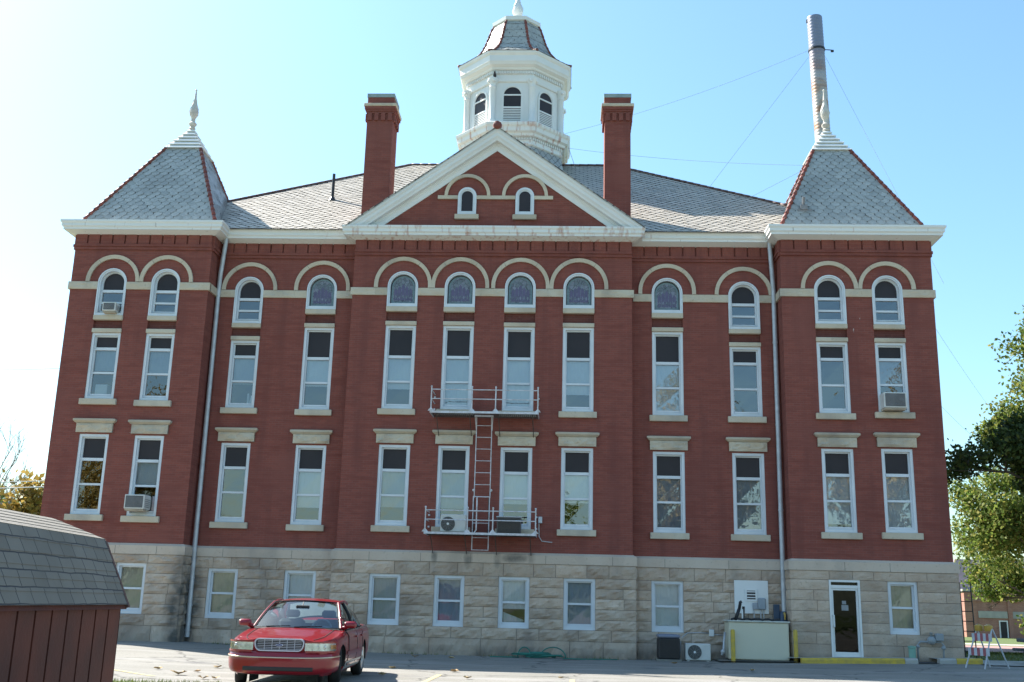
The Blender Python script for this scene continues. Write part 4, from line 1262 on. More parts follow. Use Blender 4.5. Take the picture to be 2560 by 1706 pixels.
m.build('top_grille', simple('blue_grey_sheet', (.22, .24, .31), rough=.5), t)
m = MB(); m.box(-.36, .36, -.36, .36, 0, .058); m.build('plinth', M['concrete_dark'], t)
m = MB(); m.tube([(6.02, .30, .10), (6.05, .32, .5), (6.10, .33, .62), (6.25, .34, .74), (6.6, .335, .76), (6.9, .335, .75)], .016, 6); m.tube([(7.06, .335, .72), (7.3, .335, .70)], .016, 6)
tag(m.build('electric_conduit', M['galv'], smooth=True), 'thin grey conduit looping over the two ground condensers', 'conduit')
m = MB(); m.bbox(6.90, 7.05, .26, .345, .66, .86, .01); tag(m.build('switch_box', M['white']), 'small white switch box on the stone wall above the ground condensers', 'switch box')

# ================================================================== TANK ENCLOSURE
tz = ground_z(8.2, -.8) + .06
t = thing('storage_tank', 'large cream rectangular tank between two yellow bollards', 'tank', (8.20, -.55, tz))
m = MB(); m.bbox(-.87, .86, -.28, .62, 0, 1.06, .025); m.build('body', simple('cream_tank_paint', (.61, .575, .44), (.57, .54, .42), scale=.8, rough=.5), t)
m = MB(); m.bbox(-.91, .90, -.32, .66, 1.06, 1.10, .01); m.build('lid', simple('pale_sheet', (.55, .56, .50), rough=.5), t)
m = MB()
m.tube([(-.62, .1, 1.10), (-.50, .1, 1.42)], .05, 8); m.tube([(-.50, .1, 1.40), (-.46, .1, 1.62), (-.42, .1, 1.64)], .045, 8); m.build('filler_pipe', M['black'], t, smooth=True)
m = MB(); m.tube([(-.38, .15, 1.10), (-.36, .15, 1.50)], .04, 8); m.build('vent_stub', M['black'], t)
m = MB(); m.tube([(-.41, .08, 1.10), (-.41, .08, 1.42)], .022, 8); m.build('white_pipe', M['white'], t)
m = MB()
pts = [(-.75 + .1 * k, .0 + .12 * math.sin(k * 1.3), 1.125 + .03 * abs(math.sin(k * 2.1))) for k in range(15)]
m.tube(pts, .03, 6); m.build('black_hose', M['black'], t, smooth=True)
m = MB(); m.tube([(-.93, .1, .75), (-.97, .05, .5), (-1.0, .0, .22), (-1.06, -.05, .1)], .035, 8); m.sphere((-1.02, -.03, .2), .07, 8, 6); m.build('drain_valve', M['galv'], t, smooth=True)
for x, lab, yy in ((7.42, 'yellow bollard in front of the cream tank', -.95), (9.24, 'yellow bollard standing alone between the cream tank and the glass door', -.85)):
    m = MB(); z = ground_z(x, yy); m.lathe(x, yy, [(.062, z), (.062, z + .88), (.05, z + .91), (.01, z + .92)], 12)
    tag(m.build('bollard', M['yellow'], smooth=True, angle=40), lab, 'bollard', 'yellow bollards by the tank')
t = thing('wall_panel', 'square white wall panel with a louvred vent and grey meter boxes above the tank', 'panel', (8.20, .36, 1.36))
m = MB(); m.bbox(-.51, .51, -.07, 0, 0, .98, .008); m.build('board', M['white'], t)
m = MB(); m.ring(outline(-.19, .17, .37, .73, False), outline(-.19, .17, .37, .73, False, .05), -.10, -.07); m.quad((-.15, -.074, .40), (.13, -.074, .40), (.13, -.074, .70), (-.15, -.074, .70), 1)
for k in range(3): m.box(-.14, .12, -.095, -.075, .46 + k * .085, .49 + k * .085)
m.build('vent', [M['white'], M['dark_panel']], t)
m = MB(); m.bbox(.18, .41, -.2, -.071, .12, .47, .03); m.build('meter_box', simple('blue_grey_box', (.30, .34, .38), rough=.5), t)
m = MB(); m.bbox(.02, .178, -.15, -.071, .12, .32, .015); m.build('junction_box', simple('grey_box', (.33, .35, .38), rough=.5), t)
m = MB()
for xx in (.06, .26, .35): m.tube([(xx, -.11, .12), (xx, -.11, -.26)], .018, 6)
m.build('conduit', M['galv'], t)
# dark boot and brass valve at the foot of the downspout
t = thing('drain_boot', 'dark blue drain boot with a brass tap behind the tank corner', 'drain', (9.13, .20, .9))
m = MB(); m.lathe(0, 0, [(.14, -.2), (.13, .3), (.10, .55)], 10); m.bbox(-.28, -.10, .05, .12, -.2, .75, .01); m.build('boot', simple('dark_blue_iron', (.05, .08, .13), rough=.6), t)
m = MB(); m.tube([(.0, -.14, .5), (.0, -.20, .44), (.0, -.20, .30)], [.04, .03, .022], 8); m.build('tap', simple('brass', (.55, .38, .10), rough=.35, metal=.6), t)

# fittings on the wall to the right of the lower balcony
m = MB(); m.bbox(1.68, 1.80, -.12, -.005, 3.90, 4.10, .01); m.tube([(1.70, -.03, 3.9), (1.71, -.03, 3.5), (1.80, -.03, 3.36), (2.12, -.03, 3.33)], .014, 6)
tag(m.build('electrical_box', M['galv']), 'small grey electrical box with conduit beside the lower balcony', 'electrical box')

# ================================================================== KERBS, APRON
def kerb(x0, x1, y0, mat, label, ends=None):
    mb = MB(); n = max(2, int((x1 - x0) / .6)); rows = []
    P_ = [(0, -.06), (.012, .10), (.05, .145), (.24, .15), (.24, -.06)]
    for i in range(n + 1):
        x = x0 + (x1 - x0) * i / n; z = ground_z(x, y0)
        rows.append([(x, y0 + a + random.uniform(-.008, .008), z + b + random.uniform(-.005, .005)) for a, b in P_])
    mb.grid(rows); mb.add(rows[0], [tuple(range(5))[::-1]]); mb.add(rows[-1], [tuple(range(5))])
    mats = [mat]
    o = mb.build('kerb', mats)
    return tag(o, label, 'kerb', 'painted kerbs by the door')
kerb(9.30, 12.18, -1.35, M['yellow'], 'long yellow painted kerb in front of the glass door')
kerb(12.19, 12.55, -1.35, M['concrete'], 'bare grey end of the kerb beside the green pipe')
kerb(13.15, 13.62, -1.35, M['concrete'], 'pale worn kerb end beside the dark gap by the gas meter')
kerb(13.63, 14.35, -1.35, M['yellow'], 'short yellow kerb at the corner next to the barricade')
sheet('apron', 9.0, 12.55, -1.12, -.2, M['concrete'], .14, nx=10, ny=3)
sheet('tank_slab', 7.0, 9.2, -1.15, .5, M['concrete_dark'], .045, nx=8, ny=4)
sheet('kerb_gap', 12.56, 13.14, -1.35, -.2, simple('dark_gap_fill', (.06, .058, .055), (.10, .095, .09), scale=20, rough=1), .02, nx=3, ny=3)  # dark sheet filling the gap between the kerb ends
sheet('corner_apron', 13.15, 14.4, -1.12, -.2, M['concrete'], .13, nx=4, ny=3)
m = MB(); z = ground_z(12.58, -.75); m.lathe(12.58, -.75, [(.10, z), (.10, z + .40), (.115, z + .41), (.115, z + .46), (.02, z + .48)], 14)
tag(m.build('standpipe', simple('green_pipe', (.22, .42, .33), (.18, .34, .28), rough=.5), smooth=True, angle=40), 'short green standpipe by the stone wall', 'pipe')
t = thing('gas_meter', 'grey gas meter with bent pipes against the basement wall by the corner', 'gas meter', (13.17, -.62, ground_z(13.2, -.6)))
gp = simple('grey_pipe_paint', (.33, .35, .36), (.27, .29, .30), rough=.6)
m = MB(); m.tube([(-.38, 0, 0), (-.38, 0, .48), (-.30, 0, .58), (.30, 0, .58), (.36, 0, .5), (.34, 0, 0)], .028, 8); m.build('pipework', gp, t, smooth=True)
m = MB(); m.sphere((.02, -.02, .62), (.13, .10, .12), 12, 8); m.lathe(.02, -.02, [(.035, .72), (.035, .82), (.05, .83), (.02, .85)], 10); m.build('regulator', gp, t, smooth=True)
m = MB(); m.bbox(.13, .36, -.10, .10, .60, .82, .03); m.build('meter_body', gp, t)
m = MB(); m.sphere((.35, -.02, .42), (.07, .06, .06), 10, 6); m.sphere((-.38, -.02, .44), (.055, .05, .055), 10, 6); m.build('valve', gp, t, smooth=True)
# garden hose heap
m = MB(); rr = random.Random(5); z0 = ground_z(1.9, -.75)
for c in range(4):
    cx, cy, r0 = 1.75 + rr.uniform(-.2, .2), -.62 + rr.uniform(-.1, .1), rr.uniform(.22, .42)
    pts = []
    for k in range(26):
        a = k * .52 + c
        pts.append((cx + r0 * (1.2 + .25 * math.sin(k * .9)) * math.cos(a), cy + r0 * .45 * math.sin(a), z0 + .025 + .05 * abs(math.sin(k * .37 + c)) + .03 * c))
    m.tube(pts, .017, 6)
m.tube([(1.35 + .2 * math.cos(PI * k / 8), -.36, z0 + .28 * math.sin(PI * k / 8) + .02) for k in range(9)], .017, 6)
m.tube([(2.2 + .38 * math.cos(PI * k / 10), -.42, z0 + .30 * math.sin(PI * k / 10) + .02) for k in range(11)], .017, 6)
m.tube([(1.2, -.6, z0 + .02), (.8, -.75, z0 + .02), (.35, -.7, z0 + .02)], .017, 6); m.tube([(2.5, -.7, z0 + .02), (3.0, -.8, z0 + .02), (3.5, -.55, z0 + .02), (4.1, -.5, z0 + .02)], .017, 6)
tag(m.build('garden_hose', simple('green_hose', (.03, .20, .15), (.025, .15, .12), rough=.5), smooth=True), 'tangled green garden hose at the foot of the stone wall', 'hose')

# ================================================================== FLUE AND WIRES
fx, fy = 13.14, 8.0
t = thing('flue', 'tall corrugated metal flue streaked with rust behind the pavilion roof', 'flue', (fx, fy, 13.4)); t.rotation_euler = (0, R(-1.1), 0)
def flue_mat():
    m, n, b, o = new_mat('rusty_galvanised')
    tc = N(n, "ShaderNodeTexCoord")
    mp = N(n, "ShaderNodeMapping"); mp.inputs['Scale'].default_value = (.5, .5, 1.1); n.links.new(tc.outputs['Object'], mp.inputs[0])
    col, f = noise_mix(n, mp.outputs[0], 1.3, (.47, .43, .38), (.36, .19, .10), .44, .58, detail=9)
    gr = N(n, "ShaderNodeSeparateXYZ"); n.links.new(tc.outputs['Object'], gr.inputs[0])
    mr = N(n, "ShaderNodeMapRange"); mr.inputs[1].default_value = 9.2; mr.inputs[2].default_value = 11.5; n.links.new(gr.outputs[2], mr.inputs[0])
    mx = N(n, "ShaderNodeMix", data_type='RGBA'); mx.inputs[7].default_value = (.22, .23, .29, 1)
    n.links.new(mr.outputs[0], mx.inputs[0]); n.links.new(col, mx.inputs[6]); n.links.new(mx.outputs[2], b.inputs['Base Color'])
    b.inputs['Roughness'].default_value = .45; b.inputs['Metallic'].default_value = .35
    return m
m = MB(); pr = []; z = 0.0; lean = .0
H = 12.62
k = 0
while z < H:
    pr += [(.315, z), (.325, z + .05), (.325, z + .09), (.315, z + .14)]; z += .15; k += 1
m.lathe(0, 0, pr, 26, 0, 0, False); m.lathe(0, 0, [(.29, H - .6), (.30, H)], 26, 0, 0, False)
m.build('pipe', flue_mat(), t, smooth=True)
m = MB(); m.lathe(0, 0, [(.338, 11.15), (.35, 11.16), (.35, 11.24), (.338, 11.25)], 20); m.tube([(.34, -.05, 11.2), (.60, -.1, 11.15)], .02, 6); m.box(.56, .68, -.14, -.08, 11.05, 11.14)
m.build('guy_collar', M['black'], t)
m = MB(); m.box(-.35, -.28, -.05, .05, H - .1, H + .03); m.build('rim_lug', M['black'], t)
def wire(name, p0, p1, sag, r, label, cat, group):
    p0, p1 = Vector(p0), Vector(p1); pts = []
    for k in range(17):
        s = k / 16; p = p0.lerp(p1, s); p.z -= sag * 4 * s * (1 - s); pts.append(p)
    mb = MB(); mb.tube(pts, r, 5)
    return tag(mb.build(name, M['wire']), label, cat, group)
GG = 'guy wires holding the flue'
cz = 13.4 + 11.2
wire('guy_wire', (fx - .54, fy, cz), (2.3, 9.2, 21.3), .25, .006, 'thin guy wire from the flue collar to the side of the cupola', 'wire', GG)
wire('guy_wire', (fx - .50, fy - .1, cz - .25), (7.98, 6.0, 17.5), .0, .006, 'thin guy wire from the flue down to the middle of the hip roof', 'wire', GG)
wire('guy_wire', (fx + .14, fy, cz - .3), (16.2, 4.5, 13.2), .0, .006, 'thin guy wire from the flue descending beyond the pavilion eave', 'wire', GG)
wire('guy_wire', (2.45, 8.5, 20.3), (11.3, 4.0, 17.6), .15, .006, 'nearly level thin wire between the cupola base and the pavilion roof cap', 'wire', GG)
wire('guy_wire', (11.0, 3.0, 17.0), (9.0, 4.0, 16.2), .0, .006, 'short thin wire from the pavilion roof down to the hip ridge', 'wire', GG)
wire('guy_wire', (2.45, 8.0, 20.1), (2.75, 8.5, 19.4), .0, .010, 'short wire at the foot of the cupola on the flue side', 'wire', GG)
PW = 'overhead service wires'
wire('overhead_wire', (14.3, 3.0, 12.9), (27, 25, 10.5), .3, .005, 'faint overhead wire running from the pavilion eave down towards the big tree', 'wire', PW)
wire('overhead_wire', (14.2, 4.0, 10.3), (24, 20, 9.0), .3, .005, 'faint lower overhead wire running from the brick corner behind the big tree', 'wire', PW)
wire('overhead_wire', (-13.3, 16, 12.9), (-45, 34, 16.0), .6, .010, 'upper thin overhead wire reaching the shaded brick corner above the bare tree', 'wire', PW)
wire('overhead_wire', (-13.3, 14, 6.9), (-45, 30, 7.7), .3, .022, 'middle overhead wire crossing in front of the bare tree', 'wire', PW)
wire('overhead_wire', (-13.3, 13, 6.4), (-45, 30, 7.0), .1, .028, 'lowest and thickest overhead cable crossing in front of the bare tree', 'wire', PW)
# pigeon on the cupola capital
t = thing('pigeon', 'small dark pigeon perched on a cupola column capital', 'bird', (-.66, 6.86, 22.72))
m = MB(); m.grid([[(r_ * math.cos(2 * PI * k / 8) * .9, yv + .0, zc + r_ * math.sin(2 * PI * k / 8)) for k in range(8)] for yv, zc, r_ in ((-.17, .20, .012), (-.13, .21, .035), (-.10, .20, .04), (-.06, .15, .055), (.0, .10, .075), (.08, .085, .06), (.14, .07, .03), (.24, .05, .022))], close=True)
for s in (-1, 1): m.tube([(s * .025, 0, .06), (s * .025, -.01, 0)], .008, 5)
m.build('body', simple('pigeon_grey', (.04, .04, .05), rough=.7), t, smooth=True)

# ================================================================== SHED
t = thing('garden_shed', 'brown wooden garden shed with grey shingled gambrel roof', 'shed', (-2.66, -20.35, 0), R(3.5))
L = 5.6; hw_ = 1.02
# local: x = 0 at eave facing the camera side (+x), y from 0 (far end) to -L (near end)
sw = MB(); wi = -.06
def shed_mat():
    return simple('brown_stained_board', (.115, .029, .017), (.075, .022, .015), scale=2.2, rough=.75, bump=.3, bscale=25)
SM = shed_mat()
n = 14
for k in range(n):
    a, b = -.05 - (L - .10) * k / n, -.05 - (L - .10) * (k + 1) / n
    sw.quad((wi, b + .02, -.05), (wi, a - .02, -.05), (wi, a - .02, 1.42), (wi, b + .02, 1.42))
    for yy in (a - .02, b + .02): sw.quad((wi, yy, -.05), (wi - .02, yy, -.05), (wi - .02, yy, 1.42), (wi, yy, 1.42), 0)
    sw.quad((wi - .02, b - .02, -.05), (wi - .02, b + .02, -.05), (wi - .02, b + .02, 1.42), (wi - .02, b - .02, 1.42), 1)
prof_ = [(-.06, -.05), (-.06, 1.40), (-.36, 2.03), (-1.02, 2.27), (-1.68, 2.03), (-1.98, 1.40), (-1.98, -.05)]
for yy, d in ((-.05, 1), (-L + .05, -1)):
    f = [(px, yy, pz) for px, pz in prof_]; sw.add(f, [tuple(range(7)) if d > 0 else tuple(range(7))[::-1]])
sw.quad((-1.91, -L + .13, -.05), (-1.91, -.13, -.05), (-1.91, -.13, 1.42), (-1.91, -L + .13, 1.42))
sw.build('wall', [SM, simple('groove', (.05, .022, .018), rough=.9)], t)
rp = [(0, 1.355), (-.36, 2.11), (-1.02, 2.345), (-1.68, 2.11), (-2.04, 1.355)]
rm = MB(); ny_ = 40
def edge(yj): return .012 * math.sin(yj * 7.3)
for (a, b) in zip(rp[:-1], rp[1:]):
    seg = Vector((b[0] - a[0], 0, b[1] - a[1])); ln = seg.length; nn = Vector((-seg.z, 0, seg.x)).normalized()
    if nn.z < 0: nn = -nn
    nc = max(2, round(ln / .14))
    for c in range(nc):      # lapped courses of shingles
        p0 = Vector((a[0], 0, a[1])) + seg * (c / nc if a[1] < b[1] else (c) / nc)
        p1 = Vector((a[0], 0, a[1])) + seg * ((c + 1) / nc)
        lo, hi = (p0, p1) if a[1] < b[1] else (p1, p0)
        lo = lo + nn * .006
        A = [(lo.x, 0, lo.z), (lo.x, -L, lo.z), (hi.x, -L, hi.z), (hi.x, 0, hi.z)]
        rm.add(A, [(0, 1, 2, 3)] if a[1] >= b[1] else [(3, 2, 1, 0)])
        lob = lo - nn * .006
        rm.add([(lo.x, 0, lo.z), (lo.x, -L, lo.z), (lob.x, -L, lob.z), (lob.x, 0, lob.z)], [(0, 1, 2, 3)])
for yy in (0.0, -L):
    up_ = [(x, yy, z) for x, z in rp]; dn = [(x * .985 - .012, yy, z - .05) for x, z in rp]
    for k in range(4): rm.add([up_[k], up_[k + 1], dn[k + 1], dn[k]], [(0, 1, 2, 3)])
dn0 = [(x * .985 - .012, z - .05) for x, z in rp]
for k in range(4): rm.quad((dn0[k][0], 0, dn0[k][1]), (dn0[k + 1][0], 0, dn0[k + 1][1]), (dn0[k + 1][0], -L, dn0[k + 1][1]), (dn0[k][0], -L, dn0[k][1]), 1)
rm.build('roof', [M['shingle'], SM], t)
m = MB()
for (a, b) in zip(rp[:-1], rp[1:]):
    m.tube([(a[0], .012, a[1] - .03), (b[0], .012, b[1] - .03)], .03, 4)
m.build('barge_board', simple('brown_trim', (.13, .07, .06), rough=.8), t)

# ================================================================== MARKINGS, LEAVES
def line(p0, p1, wd, name='parking_line'):
    p0, p1 = Vector((*p0, 0)), Vector((*p1, 0)); d = (p1 - p0).normalized(); q = Vector((-d.y, d.x, 0)) * wd / 2
    mb = MB(); rows = []
    for k in range(13):
        p = p0.lerp(p1, k / 12)
        rows.append([(c.x, c.y, ground_z(c.x, c.y) + .006) for c in (p - q * random.uniform(.85, 1.05), p + q * random.uniform(.85, 1.05))])
    mb.grid(rows); return tag(mb.build(name, M['line']), kind='structure')
line((-.12, -9.6), (-.16, -14.5), .11); line((2.70, -10.05), (2.66, -15), .11); line((5.45, -9.75), (5.5, -15), .11)
line((-7.6, -10.4), (-5.15, -12.7), .10); line((-2.6, -12.6), (-3.1, -14.5), .10)
rl = random.Random(11)
LEAFC = [simple('dry_leaf_tan', (.52, .40, .22), (.40, .28, .14), scale=30, rough=.8), simple('dry_leaf_orange', (.42, .29, .15), (.34, .22, .11), scale=30, rough=.8)]
def fallen_leaf(x, y, s, mi, label):
    mb = MB(); a0 = rl.uniform(0, 6.28); pts = []
    for k in range(10):
        a = 2 * PI * k / 10; r_ = s * (1 if k % 2 == 0 else .62) * (.75 + .5 * abs(math.cos(a / 2)))
        pts.append((x + r_ * math.cos(a + a0), y + .8 * r_ * math.sin(a + a0), ground_z(x, y) + .02 + s * (.30 * abs(math.sin(a)) + rl.uniform(0, .25))))
    mb.add(pts + [(x, y, ground_z(x, y) + .015)], [(k, (k + 1) % 10, 10) for k in range(10)])
    tag(mb.build('fallen_leaf', LEAFC[mi]), label, 'leaf', 'fallen leaves on the parking lot')
for x, y, s, mi in [(-5.7, -11, .10, 0), (-4.86, -12.2, .16, 0), (-4.78, -11.3, .08, 1), (-4.83, -9.9, .10, 0), (-4.1, -13, .10, 0), (-3.9, -12.9, .09, 0),
                    (-1.42, -7.9, .10, 0), (.11, -8.6, .11, 1), (.57, -10.7, .10, 0), (2.47, -9.8, .07, 0), (-1.71, -2.0, .12, 1), (-.66, -2.1, .10, 0), (5.6, -2.2, .10, 1), (-5.2, -6.5, .07, 1), (7.2, -5.3, .08, 0), (-1.2, -10.4, .10, 0)]:
    fallen_leaf(x, y, s, mi, 'dry curled leaf lying on the parking lot asphalt')
# grass fringe
def grass_patch(name, n, x0, x1, y0, y1, h, zoff, mat, inside=None):
    mb = MB()
    for k in range(n):
        x, y = rl.uniform(x0, x1), rl.uniform(y0, y1)
        if inside and not inside(x, y): continue
        z = ground_z(x, y) + zoff; a = rl.uniform(0, 6.28); hh = h * rl.uniform(.5, 1.3); w_ = .008
        dx, dy = math.cos(a) * w_, math.sin(a) * w_; lx, ly = rl.uniform(-.5, .5) * hh, rl.uniform(-.5, .5) * hh
        mb.add([(x - dx, y - dy, z), (x + dx, y + dy, z), (x + lx, y + ly, z + hh)], [(0, 1, 2)])
    return tag(mb.build(name, mat, uv=False), kind='stuff')
GM = leaf_mat('grass_blades', [(.07, .12, .02), (.14, .17, .04), (.20, .19, .06)], .3)
grass_patch('grass', 9000, -9, -3.3, -19.5, -14.1, .07, .01, GM)
grass_patch('weeds', 900, -9, 9, -.35, -.12, .09, .0, GM, lambda x, y: rl.random() < .5 + .5 * math.sin(x * 2.3))

# ================================================================== TREES
def tree(name, label, cat, base, h, spread, levels, tips_per, leaf, n_leaf, mat, bark, seed, trunk_r, clear=.25, sig=.5, group=None, upright=.55, tiprad=.012, flat=1.0, lobe=None, droop=0.0, minz=0.0):
    rg = random.Random(seed); nr = np.random.RandomState(seed)
    t = thing(name, label, cat, base, 0, group)
    tr = MB(); tips = []; segs = []
    def grow(p, d, ln, r, lv):
        n = 4; pts = [p]; q = p.copy(); dd = d.copy()
        for k in range(n):
            dd = (dd + Vector((rg.uniform(-.22, .22), rg.uniform(-.22, .22), rg.uniform(-.10, .16)))).normalized()
            q = q + dd * ln / n; pts.append(q.copy())
        segs.append((pts, [r * (1 - .38 * k / n) for k in range(n + 1)], 8 if lv == 0 else (6 if lv < 3 else 4), lv > 1))
        if lv >= levels - 1:
            tips.extend(pts[2:])
        if lv < levels:
            nb = rg.choice((3, 4)) if lv == 0 else rg.choice((2, 3, 3))
            for b in range(nb):
                ang = rg.uniform(0, 2 * PI); tilt = rg.uniform(.35, .95) * (1 if lv else .9)
                o = dd.orthogonal().normalized(); o.rotate(Matrix.Rotation(ang + b * 2.1, 3, dd))
                nd = (dd * math.cos(tilt) + o * math.sin(tilt)); nd.z = nd.z * .8 + upright * .25; nd.normalize()
                st_ = pts[rg.choice((2, 3, 4))] if lv else pts[rg.choice((3, 4))]
                grow(st_, nd, ln * rg.uniform(.58, .80), r * .58, lv + 1)
            if lv < 2: grow(pts[-1], dd, ln * .75, r * .62, lv + 1)
    grow(Vector((0, 0, -.1)), Vector((rg.uniform(-.04, .04), rg.uniform(-.04, .04), 1)), h * clear + .1, trunk_r, 0)
    # scale the skeleton so that the crown has the wanted size
    tp = np.array([[*p] for p in tips]); mx = tp.max(0); mn = tp.min(0)
    sz = (h - h * clear) / max(mx[2] - h * clear, .1)
    rad = np.percentile(np.hypot(tp[:, 0], tp[:, 1]), 93); sx = spread / rad
    rot_ = 0.0
    if lobe is not None:
        an = np.arctan2(tp[:, 1], tp[:, 0]); rr0 = np.hypot(tp[:, 0], tp[:, 1]); best = (-1, 0)
        for q in range(24):
            c_ = -PI + q * PI / 12; m0 = np.abs((an - c_ + PI) % (2 * PI) - PI) < .35
            if m0.sum() > 5: best = max(best, (np.percentile(rr0[m0], 80) * m0.sum() ** .25, c_))
        rot_ = lobe - best[1]
    cr_, sr_ = math.cos(rot_), math.sin(rot_)
    def S(p):
        p = (p[0] * cr_ - p[1] * sr_, p[0] * sr_ + p[1] * cr_, p[2])
        z = p[2]
        f = min(1, max(0, z / (h * clear)))
        return (p[0] * (1 + (sx - 1) * f), p[1] * (1 + (sx - 1) * f), z if z < h * clear else h * clear + (z - h * clear) * sz)
    for pts, rs_, nn_, cp_ in segs: tr.tube([S(p) for p in pts], rs_, nn_, cap=cp_)
    tr.build('trunk', bark, t, smooth=True, uv=False)
    if n_leaf:
        tp = np.array([S(p) for p in tp])
        idx = nr.randint(0, len(tp), n_leaf)
        c = tp[idx] + nr.normal(0, sig, (n_leaf, 3)) * (1, 1, .75 * flat)
        c[:, 2] -= droop * nr.exponential(.6, n_leaf) * (nr.rand(n_leaf) < .6)
        c = c[c[:, 2] > (minz + .9 * nr.rand(len(c)) ** 2 if minz else h * clear * .55)]; m_ = len(c)
        a = nr.normal(size=(m_, 3)); a /= np.linalg.norm(a, axis=1)[:, None]
        b = np.cross(a, nr.normal(size=(m_, 3))); b /= np.linalg.norm(b, axis=1)[:, None]
        s = leaf * nr.uniform(.6, 1.25, (m_, 1))
        V = np.stack([c - a * s, c - b * s * .62, c + a * s, c + b * s * .62], 1).reshape(-1, 3)
        me = bpy.data.meshes.new('crown')
        me.vertices.add(4 * m_); me.vertices.foreach_set('co', V.astype(np.float32).ravel())
        me.loops.add(4 * m_); me.loops.foreach_set('vertex_index', np.arange(4 * m_, dtype=np.int32))
        me.polygons.add(m_); me.polygons.foreach_set('loop_start', np.arange(0, 4 * m_, 4, dtype=np.int32)); me.polygons.foreach_set('loop_total', np.full(m_, 4, dtype=np.int32))
        me.materials.append(mat); me.update(calc_edges=True)
        o = bpy.data.objects.new('crown', me); COL.objects.link(o); o.parent = t
    return t
BARK = simple('bark', (.11, .085, .065), (.07, .055, .045), scale=8, rough=.95, bump=.6)
BARK2 = simple('pale_bark', (.34, .28, .28), (.26, .21, .21), scale=8, rough=.95)
LG = leaf_mat('maple_leaves', [(.025, .042, .014), (.045, .075, .02), (.07, .11, .026), (.14, .15, .035)], .35)
LY = leaf_mat('turning_leaves', [(.06, .11, .02), (.12, .18, .03), (.20, .25, .05), (.33, .30, .08)], .5)
LGOLD = leaf_mat('golden_leaves', [(.20, .14, .035), (.33, .22, .05), (.42, .29, .08), (.16, .15, .04)], .4)
LDARK = leaf_mat('evergreen_leaves', [(.015, .03, .012), (.025, .05, .018), (.04, .065, .02)], .2)
tree('maple_tree', 'large dark green maple whose branch reaches towards the brick corner', 'tree', (19.9, 2.6, .15), 7.7, 3.9, 6, 1, .085, 24000, LG, BARK, 21, .16, clear=.60, sig=.20, lobe=PI)
tree('maple_tree', 'sunlit yellow green tree behind the dark maple beside the stone corner', 'tree', (27.8, 20.0, .15), 9.2, 5.4, 6, 1, .10, 36000, LY, BARK, 8, .16, clear=.24, sig=.30, droop=1.0, lobe=PI, minz=2.0)
tree('maple_tree', 'tall pale leaved tree top rising highest above the dark maple', 'tree', (23.6, 7.0, .15), 13.6, 4.6, 6, 1, .08, 30000, LY, BARK, 33, .2, clear=.5, sig=.22, lobe=PI)
tree('bare_tree', 'leafless tall tree with fine twigs behind the shed roof', 'tree', (-41.5, 38, 0), 15.0, 6.0, 7, 1, .1, 0, None, BARK2, 5, .20, clear=.22)
tree('golden_tree', 'round golden leaved tree behind the shed roof', 'tree', (-30.6, 33, 0), 8.3, 4.6, 4, 1, .22, 9000, LGOLD, BARK, 15, .2, clear=.2, sig=.5)
tree('golden_tree', 'yellow green bushy tree at the picture edge under the bare twigs', 'tree', (-41, 40, 0), 9.5, 4.5, 4, 1, .24, 9000, LY, BARK, 17, .2, clear=.2, sig=.55)
tree('evergreen_tree', 'dark pointed evergreen between the golden tree and the brick corner', 'tree', (-33.0, 44, 0), 9.2, 2.6, 4, 1, .2, 7000, LDARK, BARK, 19, .2, clear=.12, sig=.35)
t = thing('shrub', 'round bright yellow green shrub in front of the low brick building', 'shrub', (27.0, 23.0, .1))
tmp = tree('shrub', 'x', 'shrub', (27.0, 23.0, .1), 1.9, .9, 3, 1, .10, 3500, LY, BARK, 41, .05, clear=.2, sig=.22)
for ch in list(tmp.children): ch.parent = t
bpy.data.objects.remove(tmp)
# trees across the parking lot, seen mirrored in the window panes
GR = 'autumn trees mirrored in the window panes'
tree('autumn_tree', 'golden autumn tree mirrored in the upper panes beside the pavilion', 'tree', (14.5, -58, 0), 20, 7.0, 4, 1, .42, 6000, LGOLD, BARK, 51, .4, clear=.3, sig=.8, group=GR)
tree('autumn_tree', 'wide golden autumn tree mirrored in the panes of the pavilion nearest the maple', 'tree', (27, -56, 0), 21, 8.0, 4, 1, .42, 6000, LGOLD, BARK, 52, .4, clear=.3, sig=.8, group=GR)
tree('autumn_tree', 'lower yellow green tree mirrored in the first floor panes by the fire escape', 'tree', (1.0, -68, 0), 9.5, 5.0, 4, 1, .40, 4500, LY, BARK, 53, .3, clear=.3, sig=.8, group=GR)

src = [o for o in COL.objects if o.name.startswith('autumn_tree')]
for k, (x, y, rz, lab) in enumerate(((-37, -60, 2.9, 'added golden autumn tree mirrored in the first floor panes above the shed'), (42, -66, 4.4, 'added far golden autumn tree mirrored at the edge of the pavilion panes nearest the maple'))):
    c = copy_tree(src[k % 3]); c.location = (x, y, 0); c.rotation_euler = (0, 0, rz); c['label'] = lab  # extra copies added to cover the pale horizon in the pane reflections

